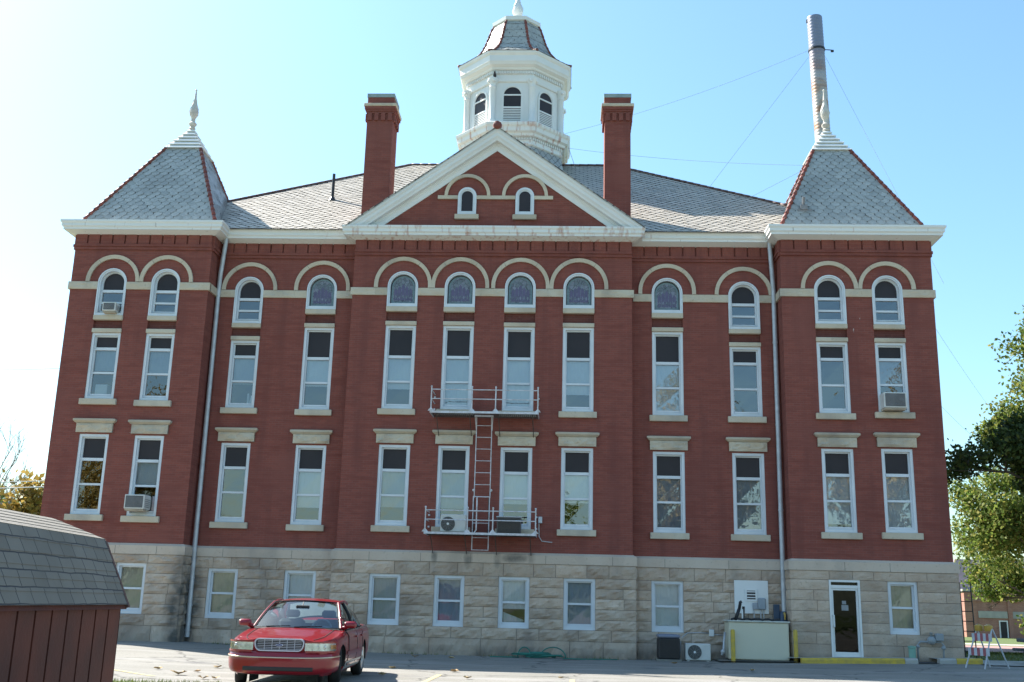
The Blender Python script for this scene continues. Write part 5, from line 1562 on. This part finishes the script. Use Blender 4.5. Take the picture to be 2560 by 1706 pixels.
# ================================================================== FAR BRICK BUILDING
t = thing('brick_building', 'low red brick building with pale lintel bands across the street', 'building', (28.9, 40, .0))
fb = MB()
FBM = brick_mat('far_brick', (.40, .19, .14), (.34, .16, .12), (.40, .28, .22))
fb.box(0, 24, 0, 14, -.1, 3.0)
fb.box(-.02, 24.1, -.06, 14, 2.36, 2.44)
for x in (2.75, 6.4, 10): fb.box(x, x + .28, -.10, 0, -.1, 3.0)
fb.build('wall', FBM, t)
m = MB(); m.box(-.1, 24.1, -.1, 14.1, 3.0, 3.15); m.build('coping', M['concrete'], t)
m = MB(); m.box(.5, 23, 2.5, 13, 3.15, 5.2); m.build('upper_storey', simple('lavender_wall', (.34, .28, .33), rough=.8), t)
for x0, x1 in ((.85, 2.72), (3.05, 6.3), (6.8, 9.8)):
    m = MB(); m.box(x0, x1, -.05, .0, 1.32, 1.76); m.build('lintel_band', M['concrete'], t)
m = MB(); m.ring(outline(2.12, 2.68, -.05, 1.18, False), outline(2.12, 2.68, -.05, 1.18, False, .07), -.06, .0); m.quad((2.16, -.02, 0), (2.64, -.02, 0), (2.64, -.02, 1.14), (2.16, -.02, 1.14), 1); m.build('door', [M['white'], M['dark_panel']], t)
m = MB(); m.box(-1.6, -.005, 2.0, 9, -.1, 1.05); m.build('porch', M['white'], t)
m = MB(); z = .1; m.lathe(26.2, 20.5, [(.07, z), (.06, 3.0), (.05, 6.0)], 10); m.lathe(26.2, 20.5, [(.14, z), (.14, z + .1), (.07, z + .14)], 10)
m.tube([(26.2, 20.5, 5.9), (26.0, 20.2, 6.2), (25.4, 19.6, 6.3)], .035, 6)
tag(m.build('lamp_post', M['white'], smooth=True, angle=40), 'slim white post standing between the shrub and the brick building', 'post')

# ================================================================== BARRICADE, LADDER, TABLE
bz = ground_z(13.7, -3.4)
t = thing('barricade', 'folding traffic barricade with red and white striped boards and amber lamps', 'barricade', (13.75, -3.2, bz), R(-58))
wm = simple('white_plastic', (.50, .52, .56), rough=.5); rm_ = simple('red_reflective', (.34, .09, .11), rough=.5); am = simple('amber_lens', (.50, .30, .05), rough=.3)
def leg(p0, p1):
    m = MB(); m.tube([p0, p1], .02, 4); m.build('leg', wm, t)
for s in (-.29, .29):
    leg((s - .02, -.46, 0), (s * .8, .0, 1.02)); leg((s + .02, .48, 0), (s * .8, .02, 1.02))
def striped(z, y, wd):
    m = MB(); n = 7
    for k in range(n):
        a, b = -wd + 2 * wd * k / n, -wd + 2 * wd * (k + 1) / n; sh = .04
        m.box(0, b - a, 0, .025, 0, .20, k % 2, mat=Matrix.Translation((a, y, z)))
    m.build('striped_board', [wm, rm_], t)
striped(.70, -.135, .30); striped(.33, -.30, .32)
for s in (-.17, .13):
    m = MB(); m.lathe(s, 0, [(.10, .96), (.11, 1.0), (.11, 1.10), (.03, 1.14)], 12); m.build('warning_lamp', am, t, smooth=True, angle=40)
t = thing('ladder', 'narrow black metal ladder standing at the stone corner', 'ladder', (14.72, .6, ground_z(14.7, .6)))
m = MB()
for s in (-1, 1): m.tube([(s * .165, -.05, 0), (s * .165, .02, 2.3)], .018, 6)
m.build('rail', M['black'], t)
for k in range(7):
    m = MB(); m.tube([(-.165, -.04 + k * .01, .28 + k * .29), (.165, -.04 + k * .01, .28 + k * .29)], .013, 6); m.build('rung', M['black'], t)
t = thing('picnic_table', 'grey stone pedestal table with benches at the shaded corner lawn', 'table', (16.3, -1.4, ground_z(16.3, -1.4)))
gs = simple('grey_cast_stone', (.11, .125, .135), (.085, .095, .105), scale=5, rough=.9)
m = MB(); m.bbox(-.85, .85, -.4, .4, .62, .72, .02); m.build('table_top', gs, t)
m = MB(); m.bbox(-.20, .0, -.25, .25, 0, .62, .02); m.bbox(.35, .55, -.25, .25, 0, .62, .02); m.build('pedestal', gs, t)
for s in (-1, 1):
    m = MB(); m.bbox(-.8, .8, s * .72 - .14, s * .72 + .14, .36, .44, .015); m.box(-.5, -.36, s * .72 - .1, s * .72 + .1, 0, .36); m.box(.36, .5, s * .72 - .1, s * .72 + .1, 0, .36); m.build('bench_seat', gs, t)
m = MB()
tag(grass_patch('lawn_grass', 5000, 14.6, 24, 1.2, 8.8, .10, -.01, GM), kind='stuff')

# ================================================================== CAR
PAINT = simple('dark_red_paint', (.25, .006, .013), (.235, .006, .012), scale=.6, rough=.3, coat=.6, spec=.4)
CHROME = simple('chrome', (.62, .64, .72), (.56, .58, .66), rough=.3, metal=.35)
RUB = simple('black_rubber', (.018, .018, .018), rough=.8)
CGL = glass_mat('car_glass', (.72, .84, .84), .10)
SGL = glass_mat('tinted_side_glass', (.42, .47, .47), .10)
LENS = glass_mat('headlamp_lens', (.93, .95, .96), .12)
INT = simple('grey_cloth', (.20, .21, .22), (.16, .17, .18), rough=.9)
AMB = simple('amber_lens_car', (.60, .22, .04), rough=.2)
REFL = simple('lamp_reflector', (.62, .64, .66), (.42, .44, .47), scale=14, rough=.25, metal=.7)
CAR = thing('parked_car', 'dark red four door sedan parked facing out from the courthouse', 'car', (-2.37, -14.42, ground_z(-2.3, -13)), R(3.2))
def lerp_tab(tab, y):
    return float(np.interp(y, [a for a, b in tab], [b for a, b in tab]))
W_T = [(.10, .70), (.13, .755), (.20, .825), (.30, .872), (.42, .91), (.56, .94), (.85, .965), (1.3, .98), (2, .985), (3.6, .985), (4.3, .975), (4.9, .945), (5.2, .89), (5.34, .80)]
Z_T = [(.10, .765), (.3, .79), (.6, .82), (1.0, .865), (1.55, .925), (2.2, .945), (3.0, .955), (3.8, .97), (4.35, .985), (4.9, .975), (5.2, .94), (5.34, .86)]
AX = (.98, 3.89); AR = .375
def side_x(y, z):
    W_, zt = lerp_tab(W_T, y), lerp_tab(Z_T, y)
    q = np.interp(z, [.18, .30, .45, .60, zt - .10, zt - .03, zt], [.86, .955, .99, 1.0, .985, .955, .90])
    return W_ * float(q)
def section(y):
    zt = lerp_tab(Z_T, y); sill = .20
    for a in AX:
        d = abs(y - a)
        if d < AR: sill = max(sill, .33 + math.sqrt(AR * AR - d * d) - .0)
    if y < .16: sill = max(sill, .3)
    zs = [sill + (zt - sill) * k / 9 for k in range(10)]
    side = [(side_x(y, z), z) for z in zs]
    W_ = side[-1][0]
    top = []
    crown = .045 if y < 1.6 else .03
    ph = .72
    for k in range(1, 9):
        x = W_ * (1 - k / 8)
        r_ = x / W_
        # raised bonnet centre with a crease
        zz = zt + crown * (1 - r_ ** 2.2) + (.012 if r_ < ph else 0) * (1 if y < 1.7 else 0)
        top.append((x, zz))
    return side, top
ys = [.10, .13, .18, .26, .36, .46, .56]
for a in AX:
    ys += [a - AR - .004, a - AR + .004] + [a - AR * math.cos(PI * k / 12) for k in range(1, 12)] + [a + AR - .004, a + AR + .004]
ys += [1.5, 1.62, 1.8, 2.1, 2.4, 2.68, 2.7, 3.0, 3.3, 4.4, 4.6, 4.8, 5.0, 5.12, 5.22, 5.30, 5.34]
ys = sorted(set(round(v, 4) for v in ys))
body, hood, fdoor, rdoor, deck = MB(), MB(), MB(), MB(), MB()
secs = [section(v) for v in ys]
for i in range(len(ys) - 1):
    y0, y1 = ys[i], ys[i + 1]
    for s in (-1, 1):
        A = [(s * x, y0, z) for x, z in secs[i][0]]; B = [(s * x, y1, z) for x, z in secs[i + 1][0]]
        tgt = fdoor if (1.6 < (y0 + y1) / 2 < 2.69) else (rdoor if 2.69 < (y0 + y1) / 2 < 3.5 else body)
        body.grid([A, B]) if s > 0 else body.grid([B, A])
        ym = (y0 + y1) / 2
        if ym < 1.6 or ym > 4.3:
            tt = hood if ym < 1.6 else deck
            A = [A[-1]] + [(s * x, y0, z) for x, z in secs[i][1]]; B = [B[-1]] + [(s * x, y1, z) for x, z in secs[i + 1][1]]
            tt.grid([A, B]) if s > 0 else tt.grid([B, A])
# front and rear closing faces
for k, yv, flip in ((0, ys[0], False), (-1, ys[-1], True)):
    sd_, tp_ = secs[k]
    loop = [(x, yv, z) for x, z in sd_ + tp_] + [(-x, yv, z) for x, z in (sd_ + tp_)[::-1][1:]]
    body.add(loop, [tuple(range(len(loop)))[::-1] if flip else tuple(range(len(loop)))])
bo = body.build('body', [PAINT], CAR, smooth=True, angle=50)
hd = hood.build('bonnet', PAINT, CAR, smooth=True, angle=50)
dk = deck.build('boot_lid', PAINT, CAR, smooth=True, angle=50)
# shut lines, rub strips, handles on doors
sh_ = MB()
for s in (-1, 1):
    pts = []
    for yv in np.linspace(.16, 1.5, 14):
        zt = lerp_tab(Z_T, yv); W_ = side_x(yv, zt); x = W_ * .80; r_ = .80
        pts.append((s * x, yv, zt + .045 * (1 - r_ ** 2.2) + .004))
    sh_.tube(pts, .007, 4)
    for yd in (1.61, 2.70, 3.49): sh_.tube([(s * (side_x(yd, z) + .006), yd, z) for z in np.linspace(.32, lerp_tab(Z_T, yd) - .01, 8)], .007, 4)
sh_.build('shut_lines', RUB, CAR)
for s in (-1, 1):
    for nm, ya, yb_ in (('front_door', 1.62, 2.69), ('rear_door', 2.71, 3.48)):
        d = MB(); rows = []
        for yv in (ya, (ya + yb_) / 2, yb_):
            zt = lerp_tab(Z_T, yv); rows.append([(s * (side_x(yv, z) + .006), yv, z) for z in [.30 + (zt - .32) * k / 8 for k in range(9)]])
        d.grid(rows) if s > 0 else d.grid(rows[::-1])
        dob = d.build('door', PAINT, CAR, smooth=True)
        h = MB(); yy = yb_ - .16; xx = side_x(yy, .80) + .012
        h.bbox(min(s * xx, s * (xx + .025)), max(s * xx, s * (xx + .025)), yy - .09, yy + .09, .785, .825, .008); h.build('door_handle', PAINT, dob)
    st = MB(); rows = []
    for yv in np.linspace(1.45, 3.45, 12): rows.append([(s * (side_x(yv, z) + .016), yv, z) for z in (.50, .515, .55, .565)])
    st.grid(rows) if s > 0 else st.grid(rows[::-1]); st.build('side_moulding', PAINT, CAR)
    st = MB(); rows = []  # ground reflection on the lower doors, painted as a grey strip
    for yv in np.linspace(1.40, 3.48, 12): rows.append([(s * (side_x(yv, z) + .012), yv, z) for z in (.24, .26, .37, .385)])
    st.grid(rows) if s > 0 else st.grid(rows[::-1]); st.build('door_reflection_strip', simple('grey_ground_reflection', (.50, .49, .47), rough=.3, metal=.4), CAR)
    # dark wheel housing
    for a in AX:
        wh = MB(); n = 14
        rows = [[(s * xx, a - (AR - .004) * math.cos(PI * k / n), .30 + (AR + .02) * math.sin(PI * k / n)) for k in range(n + 1)] for xx in (.60, side_x(a, .6) - .012)]
        wh.grid(rows); wh.add([(p[0], p[1], p[2]) for p in rows[0]] + [(s * .60, a - AR, .05), (s * .60, a + AR, .05)], [tuple(range(n + 1)) + (n + 2, n + 1)])
        wh.build('wheel_housing', M['black'], CAR)
for s in (-1, 1):
    it = MB(); it.grid([[(s * (side_x(yv, .6) - d_), yv, z) for d_, z in ((.10, .35), (.09, .7), (.06, .90), (.05, lerp_tab(Z_T, yv) - .012))] for yv in np.linspace(1.6, 4.3, 10)]); it.build('door_trim', INT, CAR, smooth=True)
# greenhouse -------------------------------------------------------------
def gl_pt(u, v):     # windscreen: u -1..1, v 0 bottom .. 1 top
    hw0, hw1 = .79, .60
    return (u * (hw0 + (hw1 - hw0) * v), 1.36 + .86 * v + .20 * u * u * (1 - .45 * v), .955 + .49 * v + .03 * math.sin(PI * v) - .03 * u * u * v)
def rl_pt(u, v):     # rear screen
    return (u * (.74 - .14 * v), 4.40 - .68 * v - .10 * u * u, .99 + .445 * v + .02 * math.sin(PI * v) - .03 * u * u * v)
ws = MB(); ws.grid([[gl_pt(-1 + 2 * i / 14, j / 8) for i in range(15)] for j in range(9)]); ws.build('windscreen', CGL, CAR, smooth=True)
rs = MB(); rs.grid([[rl_pt(1 - 2 * i / 14, j / 8) for i in range(15)] for j in range(9)]); rs.build('rear_screen', CGL, CAR, smooth=True)
ro = MB(); rows = []
for j in range(15):
    t_ = j / 14; row = []
    for i in range(15):
        u = -1 + 2 * i / 14
        a = gl_pt(u, 1.0); b = rl_pt(u, 1.0)
        y = a[1] + (b[1] - a[1]) * t_
        hwid = .605 + .03 * math.sin(PI * t_)
        z = 1.443 + .055 * math.sin(PI * (t_ * .9 + .05)) * 1.0 - .035 * u * u - .03 * abs(u) ** 6
        row.append((u * hwid * 1.0, y, z))
    rows.append(row)
hl_ = MB(); hl_.grid([[(p[0] * .97, p[1], p[2] - .03) for p in r_] for r_ in rows]); hl_.build('headliner', INT, CAR, smooth=True)
ro.grid(rows); roof_c = ro.build('roof', PAINT, CAR, smooth=True)
edge_top = lambda s, t_: Vector((s * (.605 + .03 * math.sin(PI * t_)), gl_pt(1, 1)[1] + (rl_pt(1, 1)[1] - gl_pt(1, 1)[1]) * t_, 1.443 + .055 * math.sin(PI * (t_ * .9 + .05)) - .065))
for s in (-1, 1):
    # front pillar, rear pillar, roof rail, waist
    fp = MB()
    for j in range(8):
        v0, v1 = j / 8, (j + 1) / 8
        a, b = Vector(gl_pt(s, v0)), Vector(gl_pt(s, v1))
        off = Vector((s * .045, .11, -.012))
        p = [a, b, b + off * (1 - .2 * v1), a + off]
        fp.add(p, [(0, 1, 2, 3) if s < 0 else (3, 2, 1, 0)])
    fp.tube([Vector(gl_pt(s, j / 8)) + Vector((s * .02, .03, .0)) for j in range(9)], .028, 6)
    fp.build('front_pillar', PAINT, CAR, smooth=True, angle=60)
    rp_ = MB()
    a0, a1 = Vector(rl_pt(s, 0)), Vector(rl_pt(s, 1))
    belt = lambda y: Vector((s * (side_x(y, lerp_tab(Z_T, y)) - .01), y, lerp_tab(Z_T, y)))
    rp_.grid([[tuple(a0), tuple(a0.lerp(a1, .5) + Vector((s * .02, 0, .01))), tuple(a1)], [tuple(belt(3.92)), tuple(belt(3.92).lerp(edge_top(s, .80), .5) + Vector((s * .035, 0, 0))), tuple(edge_top(s, .80))]])
    rp_.add([tuple(a0), tuple(belt(3.92)), tuple(belt(4.35))], [(0, 1, 2)])
    rp_.build('rear_pillar', PAINT, CAR, smooth=True)
    rr_ = MB(); rr_.tube([edge_top(s, k / 12) + Vector((0, 0, .012)) for k in range(13)], .03, 6); rr_.build('roof_rail', PAINT, CAR, smooth=True)
    sg_ = MB(); nseg = 14
    bot = [belt(1.66 + (3.92 - 1.66) * k / nseg) for k in range(nseg + 1)]
    topE = []
    for k in range(nseg + 1):
        tt = k / nseg
        y = bot[k].y
        # front part follows the pillar
        ytop0, ytop1 = edge_top(s, 0).y + .06, edge_top(s, .80).y
        topE.append(edge_top(s, 0 + .80 * tt))
    sg_.grid([[tuple(p) for p in bot], [tuple(p.lerp(q, .5) + Vector((s * .03, 0, 0))) for p, q in zip(bot, topE)], [tuple(p) for p in topE]] if s > 0 else [[tuple(p) for p in topE], [tuple(p.lerp(q, .5) + Vector((s * .03, 0, 0))) for p, q in zip(bot, topE)], [tuple(p) for p in bot]])
    sg_.build('side_window', SGL, CAR, smooth=True)
    cp = MB(); pb, pt_ = bot[6], topE[6]
    cp.tube([pb, pb.lerp(pt_, .5) + Vector((s * .035, 0, 0)), pt_], .03, 6); cp.tube([p + Vector((s * .012, 0, .0)) for p in bot], .014, 6); cp.build('window_trim', RUB, CAR, smooth=True)
    mr_ = MB(); mx_ = .955
    mr_.bbox(s * (mx_ + .03) - .115, s * (mx_ + .03) + .115, 1.56, 1.66, .975, 1.095, .035); mr_.tube([(s * .84, 1.66, .965), (s * (mx_ - .02), 1.62, 1.0)], .04, 8)
    mr_.build('wing_mirror', PAINT, CAR, smooth=True, angle=60)
bs = MB(); bs.grid([[Vector(gl_pt(-1 + 2 * i / 14, 0)) + Vector((0, dy, dz)) for i in range(15)] for dy, dz in ((-.06, -.012), (.0, .012))]); bs.build('cowl', RUB, CAR)
fr_ = MB(); fr_.tube([Vector(gl_pt(-1 + 2 * i / 14, 1)) + Vector((0, -.005, .004)) for i in range(15)], .012, 5); fr_.tube([Vector(gl_pt(-1 + 2 * i / 14, .0)) + Vector((0, -.005, .004)) for i in range(15)], .014, 5)
for s in (-1, 1): fr_.tube([Vector(gl_pt(s * .99, j / 8)) + Vector((0, -.006, .003)) for j in range(9)], .009, 5)
fr_.build('windscreen_seal', RUB, CAR)
for x0_, x1_ in ((-.70, -.12), (-.02, .62)):
    wp_ = MB(); wp_.tube([Vector(gl_pt(x0_ + (x1_ - x0_) * k / 6, .02 + .03 * k / 6)) + Vector((0, -.025, .012)) for k in range(7)], .009, 5); wp_.build('wiper', RUB, CAR)
# interior
im = MB()
im.box(-.78, .78, 1.7, 4.2, .30, .36)
im.build('cabin_floor', M['black'], CAR)
db = MB(); db.grid([[(x, y, z - .04 * (x / .75) ** 2) for x in np.linspace(-.76, .76, 9)] for y, z in ((1.48, .93), (1.7, .955), (1.95, .93), (2.0, .80))]); db.sphere((.38, 1.92, .945), (.22, .12, .055), 12, 8); db.build('dashboard', simple('grey_dash', (.30, .32, .33), (.26, .28, .29), rough=.8), CAR, smooth=True)
for x in (-.36, .36):
    s_ = MB(); s_.bbox(x - .27, x + .27, 2.35, 2.85, .45, .62, .05); s_.bbox(x - .26, x + .26, 2.80, 2.98, .55, 1.10, .06); s_.bbox(x - .14, x + .14, 2.88, 2.99, 1.12, 1.27, .04); s_.build('seat', INT, CAR, smooth=False)
s_ = MB(); s_.bbox(-.70, .70, 3.75, 3.95, .5, 1.06, .06); s_.build('rear_seat', INT, CAR)
sw_ = MB(); pts = []
for k in range(25):
    a = 2 * PI * k / 24
    v = Vector((.19 * math.cos(a), 0, .19 * math.sin(a))); v.rotate(Matrix.Rotation(R(-25), 3, 'X')); pts.append(v + Vector((.36, 2.10, .93)))
sw_.tube(pts, .017, 6, cap=False); sw_.tube([(.36, 2.10, .93), (.36, 1.95, .86)], .04, 8); sw_.tube([pts[0], pts[12]], .014, 6); sw_.build('steering_wheel', simple('steering_grey', (.35, .37, .38), rough=.6), CAR, smooth=True)
rm2 = MB(); rm2.bbox(-.13, .13, 1.97, 2.0, 1.295, 1.365, .012); rm2.tube([(0, 1.99, 1.35), (0, 2.07, 1.43)], .01, 5); rm2.build('rear_view_mirror', M['black'], CAR)
ps = MB(); ps.box(-.70, .70, 3.90, 4.36, .955, .975); ps.build('parcel_shelf', INT, CAR)
pp = MB(); pp.box(-.66, -.36, 1.60, 1.80, .955, .962); pp.build('paper', M['white'], CAR)
# front end ---------------------------------------------------------------
PLAN = [(0, .0), (.15, .002), (.3, .008), (.45, .022), (.58, .045), (.68, .075), (.76, .115), (.82, .165), (.868, .225), (.905, .30), (.935, .40), (.955, .50), (.965, .60)]
def plan_y(x): return float(np.interp(abs(x), [p[0] for p in PLAN], [p[1] for p in PLAN]))
FULL = [(-x, y_) for x, y_ in PLAN[::-1]] + PLAN[1:]
bm_ = MB(); rows = []
BP = [(.10, .215), (.04, .235), (.012, .28), (.0, .35), (-.006, .43), (-.006, .475), (.0, .51), (.012, .545), (.04, .585), (.10, .605)]
for ins, z in BP:
    row = []
    for (x, y_) in FULL:
        c = Vector((x, y_ - .55)); c2 = c.normalized() * ins
        row.append((x - c2.x, y_ - c2.y, z + .02 * (abs(x) / .95) ** 4))
    rows.append(row)
bm_.grid(rows); bp_o = bm_.build('front_bumper', PAINT, CAR, smooth=True)
tr_ = MB(); tr_.tube([(x * 1.006, y_ - .008, .497 + .02 * (abs(x) / .95) ** 4) for x, y_ in FULL], .012, 6); tr_.build('bumper_strip', simple('gilt_strip', (.70, .58, .42), rough=.3, metal=.7), bp_o, smooth=True)
sl2 = MB(); sl2.grid([[(x, plan_y(x) + dy, z) for x in np.linspace(-.60, .60, 13)] for dy, z in ((.012, .275), (-.006, .285), (-.010, .335), (-.004, .345))]); sl2.build('air_intake', M['black'], bp_o)
# grille with rounded chrome surround
gx, gz0, gz1 = .445, .60, .805
def rrect(ins, n=6, rad=.085):
    pts = []
    x_, z0_, z1_ = gx - ins, gz0 + ins, gz1 - ins; r_ = max(rad - ins, .02)
    for cx, cz_, a0 in ((x_ - r_, z0_ + r_, -PI / 2), (x_ - r_, z1_ - r_, 0), (-x_ + r_, z1_ - r_, PI / 2), (-x_ + r_, z0_ + r_, PI)):
        for k in range(n + 1):
            a = a0 + PI / 2 * k / n; xx = cx + r_ * math.cos(a); zz = cz_ + r_ * math.sin(a)
            taper = 1 - .10 * (gz1 - zz) / (gz1 - gz0)
            pts.append((xx * taper, zz + (.022 * (1 - (xx / gx) ** 2) if zz > (gz0 + gz1) / 2 else 0)))
    return pts
gr_ = MB(); gy = .035
gr_.ring(rrect(0), rrect(.020), gy, gy + .10)
for k in range(6):
    z = gz0 + .035 + k * (gz1 - gz0 - .06) / 5.2
    gr_.box(-.38, .38, gy + .025, gy + .05, z - .0035, z + .0035)
for k in range(5):
    x = -.26 + k * .13
    gr_.box(x - .003, x + .003, gy + .022, gy + .06, gz0 + .025, gz1 - .012)
gro = gr_.build('grille', CHROME, CAR)
gb_ = MB(); gb_.poly(rrect(.02), gy + .052); gb_.build('grille_backing', M['black'], gro)
em = MB(); n = 20
em.prism([(.062 * math.cos(2 * PI * k / n), .70 + .027 * math.sin(2 * PI * k / n)) for k in range(n)], gy + .005, gy + .03, 0)
em.prism([(.053 * math.cos(2 * PI * k / n), .70 + .020 * math.sin(2 * PI * k / n)) for k in range(n)], gy + .001, gy + .006, 1)
emo = em.build('emblem', [CHROME, simple('emblem_blue', (.04, .07, .20), rough=.3)], gro)
tcv = bpy.data.curves.new('emblem_script', 'FONT'); tcv.body = 'Ford'; tcv.size = .034; tcv.align_x = 'CENTER'; tcv.align_y = 'CENTER'; tcv.extrude = .001; tcv.shear = .3
to = bpy.data.objects.new('tmp_text', tcv); COL.objects.link(to)
dg = bpy.context.evaluated_depsgraph_get(); tm = bpy.data.meshes.new_from_object(to.evaluated_get(dg)); bpy.data.objects.remove(to)
tm.transform(Matrix.Translation((0, gy - .001, .70)) @ Matrix.Rotation(PI / 2, 4, 'X'))
tm.materials.clear(); tm.materials.append(CHROME)
txo = bpy.data.objects.new('emblem_script', tm); COL.objects.link(txo); txo.parent = gro
for s in (-1, 1):
    HP = [(x, y_) for x, y_ in ([(.455, plan_y(.455))] + [p for p in PLAN if .46 < p[0] < .94])]
    def lamp(off, zs, pts=None):
        g_ = MB(); rows_ = []
        for z in zs:
            row = []
            for (x, y_) in (pts or HP):
                c = Vector((x, y_ - .55)).normalized() * (.004 + off + .04 * (z - .61))
                row.append((s * (x - c.x), y_ - c.y, z))
            rows_.append(row if s > 0 else row[::-1])
        g_.grid(rows_); return g_
    ho = lamp(-.006, (.618, .66, .70, .744)).build('headlight', LENS, CAR, smooth=True)
    rf_ = lamp(.010, (.612, .68, .75))
    for x in (.53, .64, .75):
        rf_.sphere((s * x, plan_y(x) + .030, .68), (.042, .016, .048), 10, 6)
    rf_.build('reflector', REFL, ho, smooth=True)
    lamp(.003, (.645, .68, .715), [p for p in PLAN if .85 < p[0] < .94]).build('turn_signal', AMB, ho)
    m1 = lamp(-.008, (.585, .617)); m2 = lamp(-.008, (.745, .775)); m1.add(m2.v, m2.f); m1.build('headlight_surround', PAINT, ho)
# tail lights on the rear corners
for s in (-1, 1):
    tl = MB(); tl.bbox(min(s * .42, s * .74), max(s * .42, s * .74), 5.30, 5.36, .72, .88, .02); tl.build('tail_light', simple('red_lens', (.35, .01, .01), rough=.2), CAR)
rb_ = MB(); rb_.bbox(-.80, .80, 5.25, 5.42, .32, .60, .05); rb_.build('rear_bumper', PAINT, CAR)
un = MB(); un.box(-.75, .75, .35, 5.1, .19, .24); un.build('underbody', M['black'], CAR)
# wheels
TY = [(.335, -.07), (.338, -.03), (.338, .03), (.335, .07), (.322, .095), (.285, .105), (.23, .10)]
def wheel(x, y, s, steer):
    we = thing('wheel', None, None, (x, y, .335), steer); we.parent = CAR
    for k in ('label', 'category'):
        if k in we: del we[k]
    ty = MB(); n = 28
    rows = []
    for r_, o in TY: rows.append([(s * o, r_ * math.cos(2 * PI * k / n), r_ * math.sin(2 * PI * k / n)) for k in range(n)])
    rows = [[(-s * .10, .25 * math.cos(2 * PI * k / n), .25 * math.sin(2 * PI * k / n)) for k in range(n)], [(-s * .10, .31 * math.cos(2 * PI * k / n), .31 * math.sin(2 * PI * k / n)) for k in range(n)]] + rows
    ty.grid(rows, close=True); ty.build('tyre', RUB, we, smooth=True, angle=60)
    ri = MB()
    ri.grid([[(s * o, r_ * math.cos(2 * PI * k / n), r_ * math.sin(2 * PI * k / n)) for k in range(n)] for r_, o in ((.23, .10), (.225, .105), (.205, .095), (.195, .05))], close=True)
    ri.add([(s * .045, .2 * math.cos(2 * PI * k / n), .2 * math.sin(2 * PI * k / n)) for k in range(n)], [tuple(range(n))], 1)
    for k in range(8):
        a = k * PI / 4; c, q = math.cos(a), math.sin(a)
        ri.tube([(s * .085, .04 * c, .04 * q), (s * .075, .20 * c, .20 * q)], [.03, .02], 6)
    ri.sphere((s * .08, 0, 0), (.025, .06, .06), 12, 6)
    ri.build('rim', [simple('alloy', (.55, .55, .56), rough=.3, metal=.8) if 'alloy' not in bpy.data.materials else bpy.data.materials['alloy'], M['black']], we, smooth=True, angle=40)
for s in (-1, 1):
    wheel(s * .83, AX[0], s, R(11)); wheel(s * .845, AX[1], s, 0)
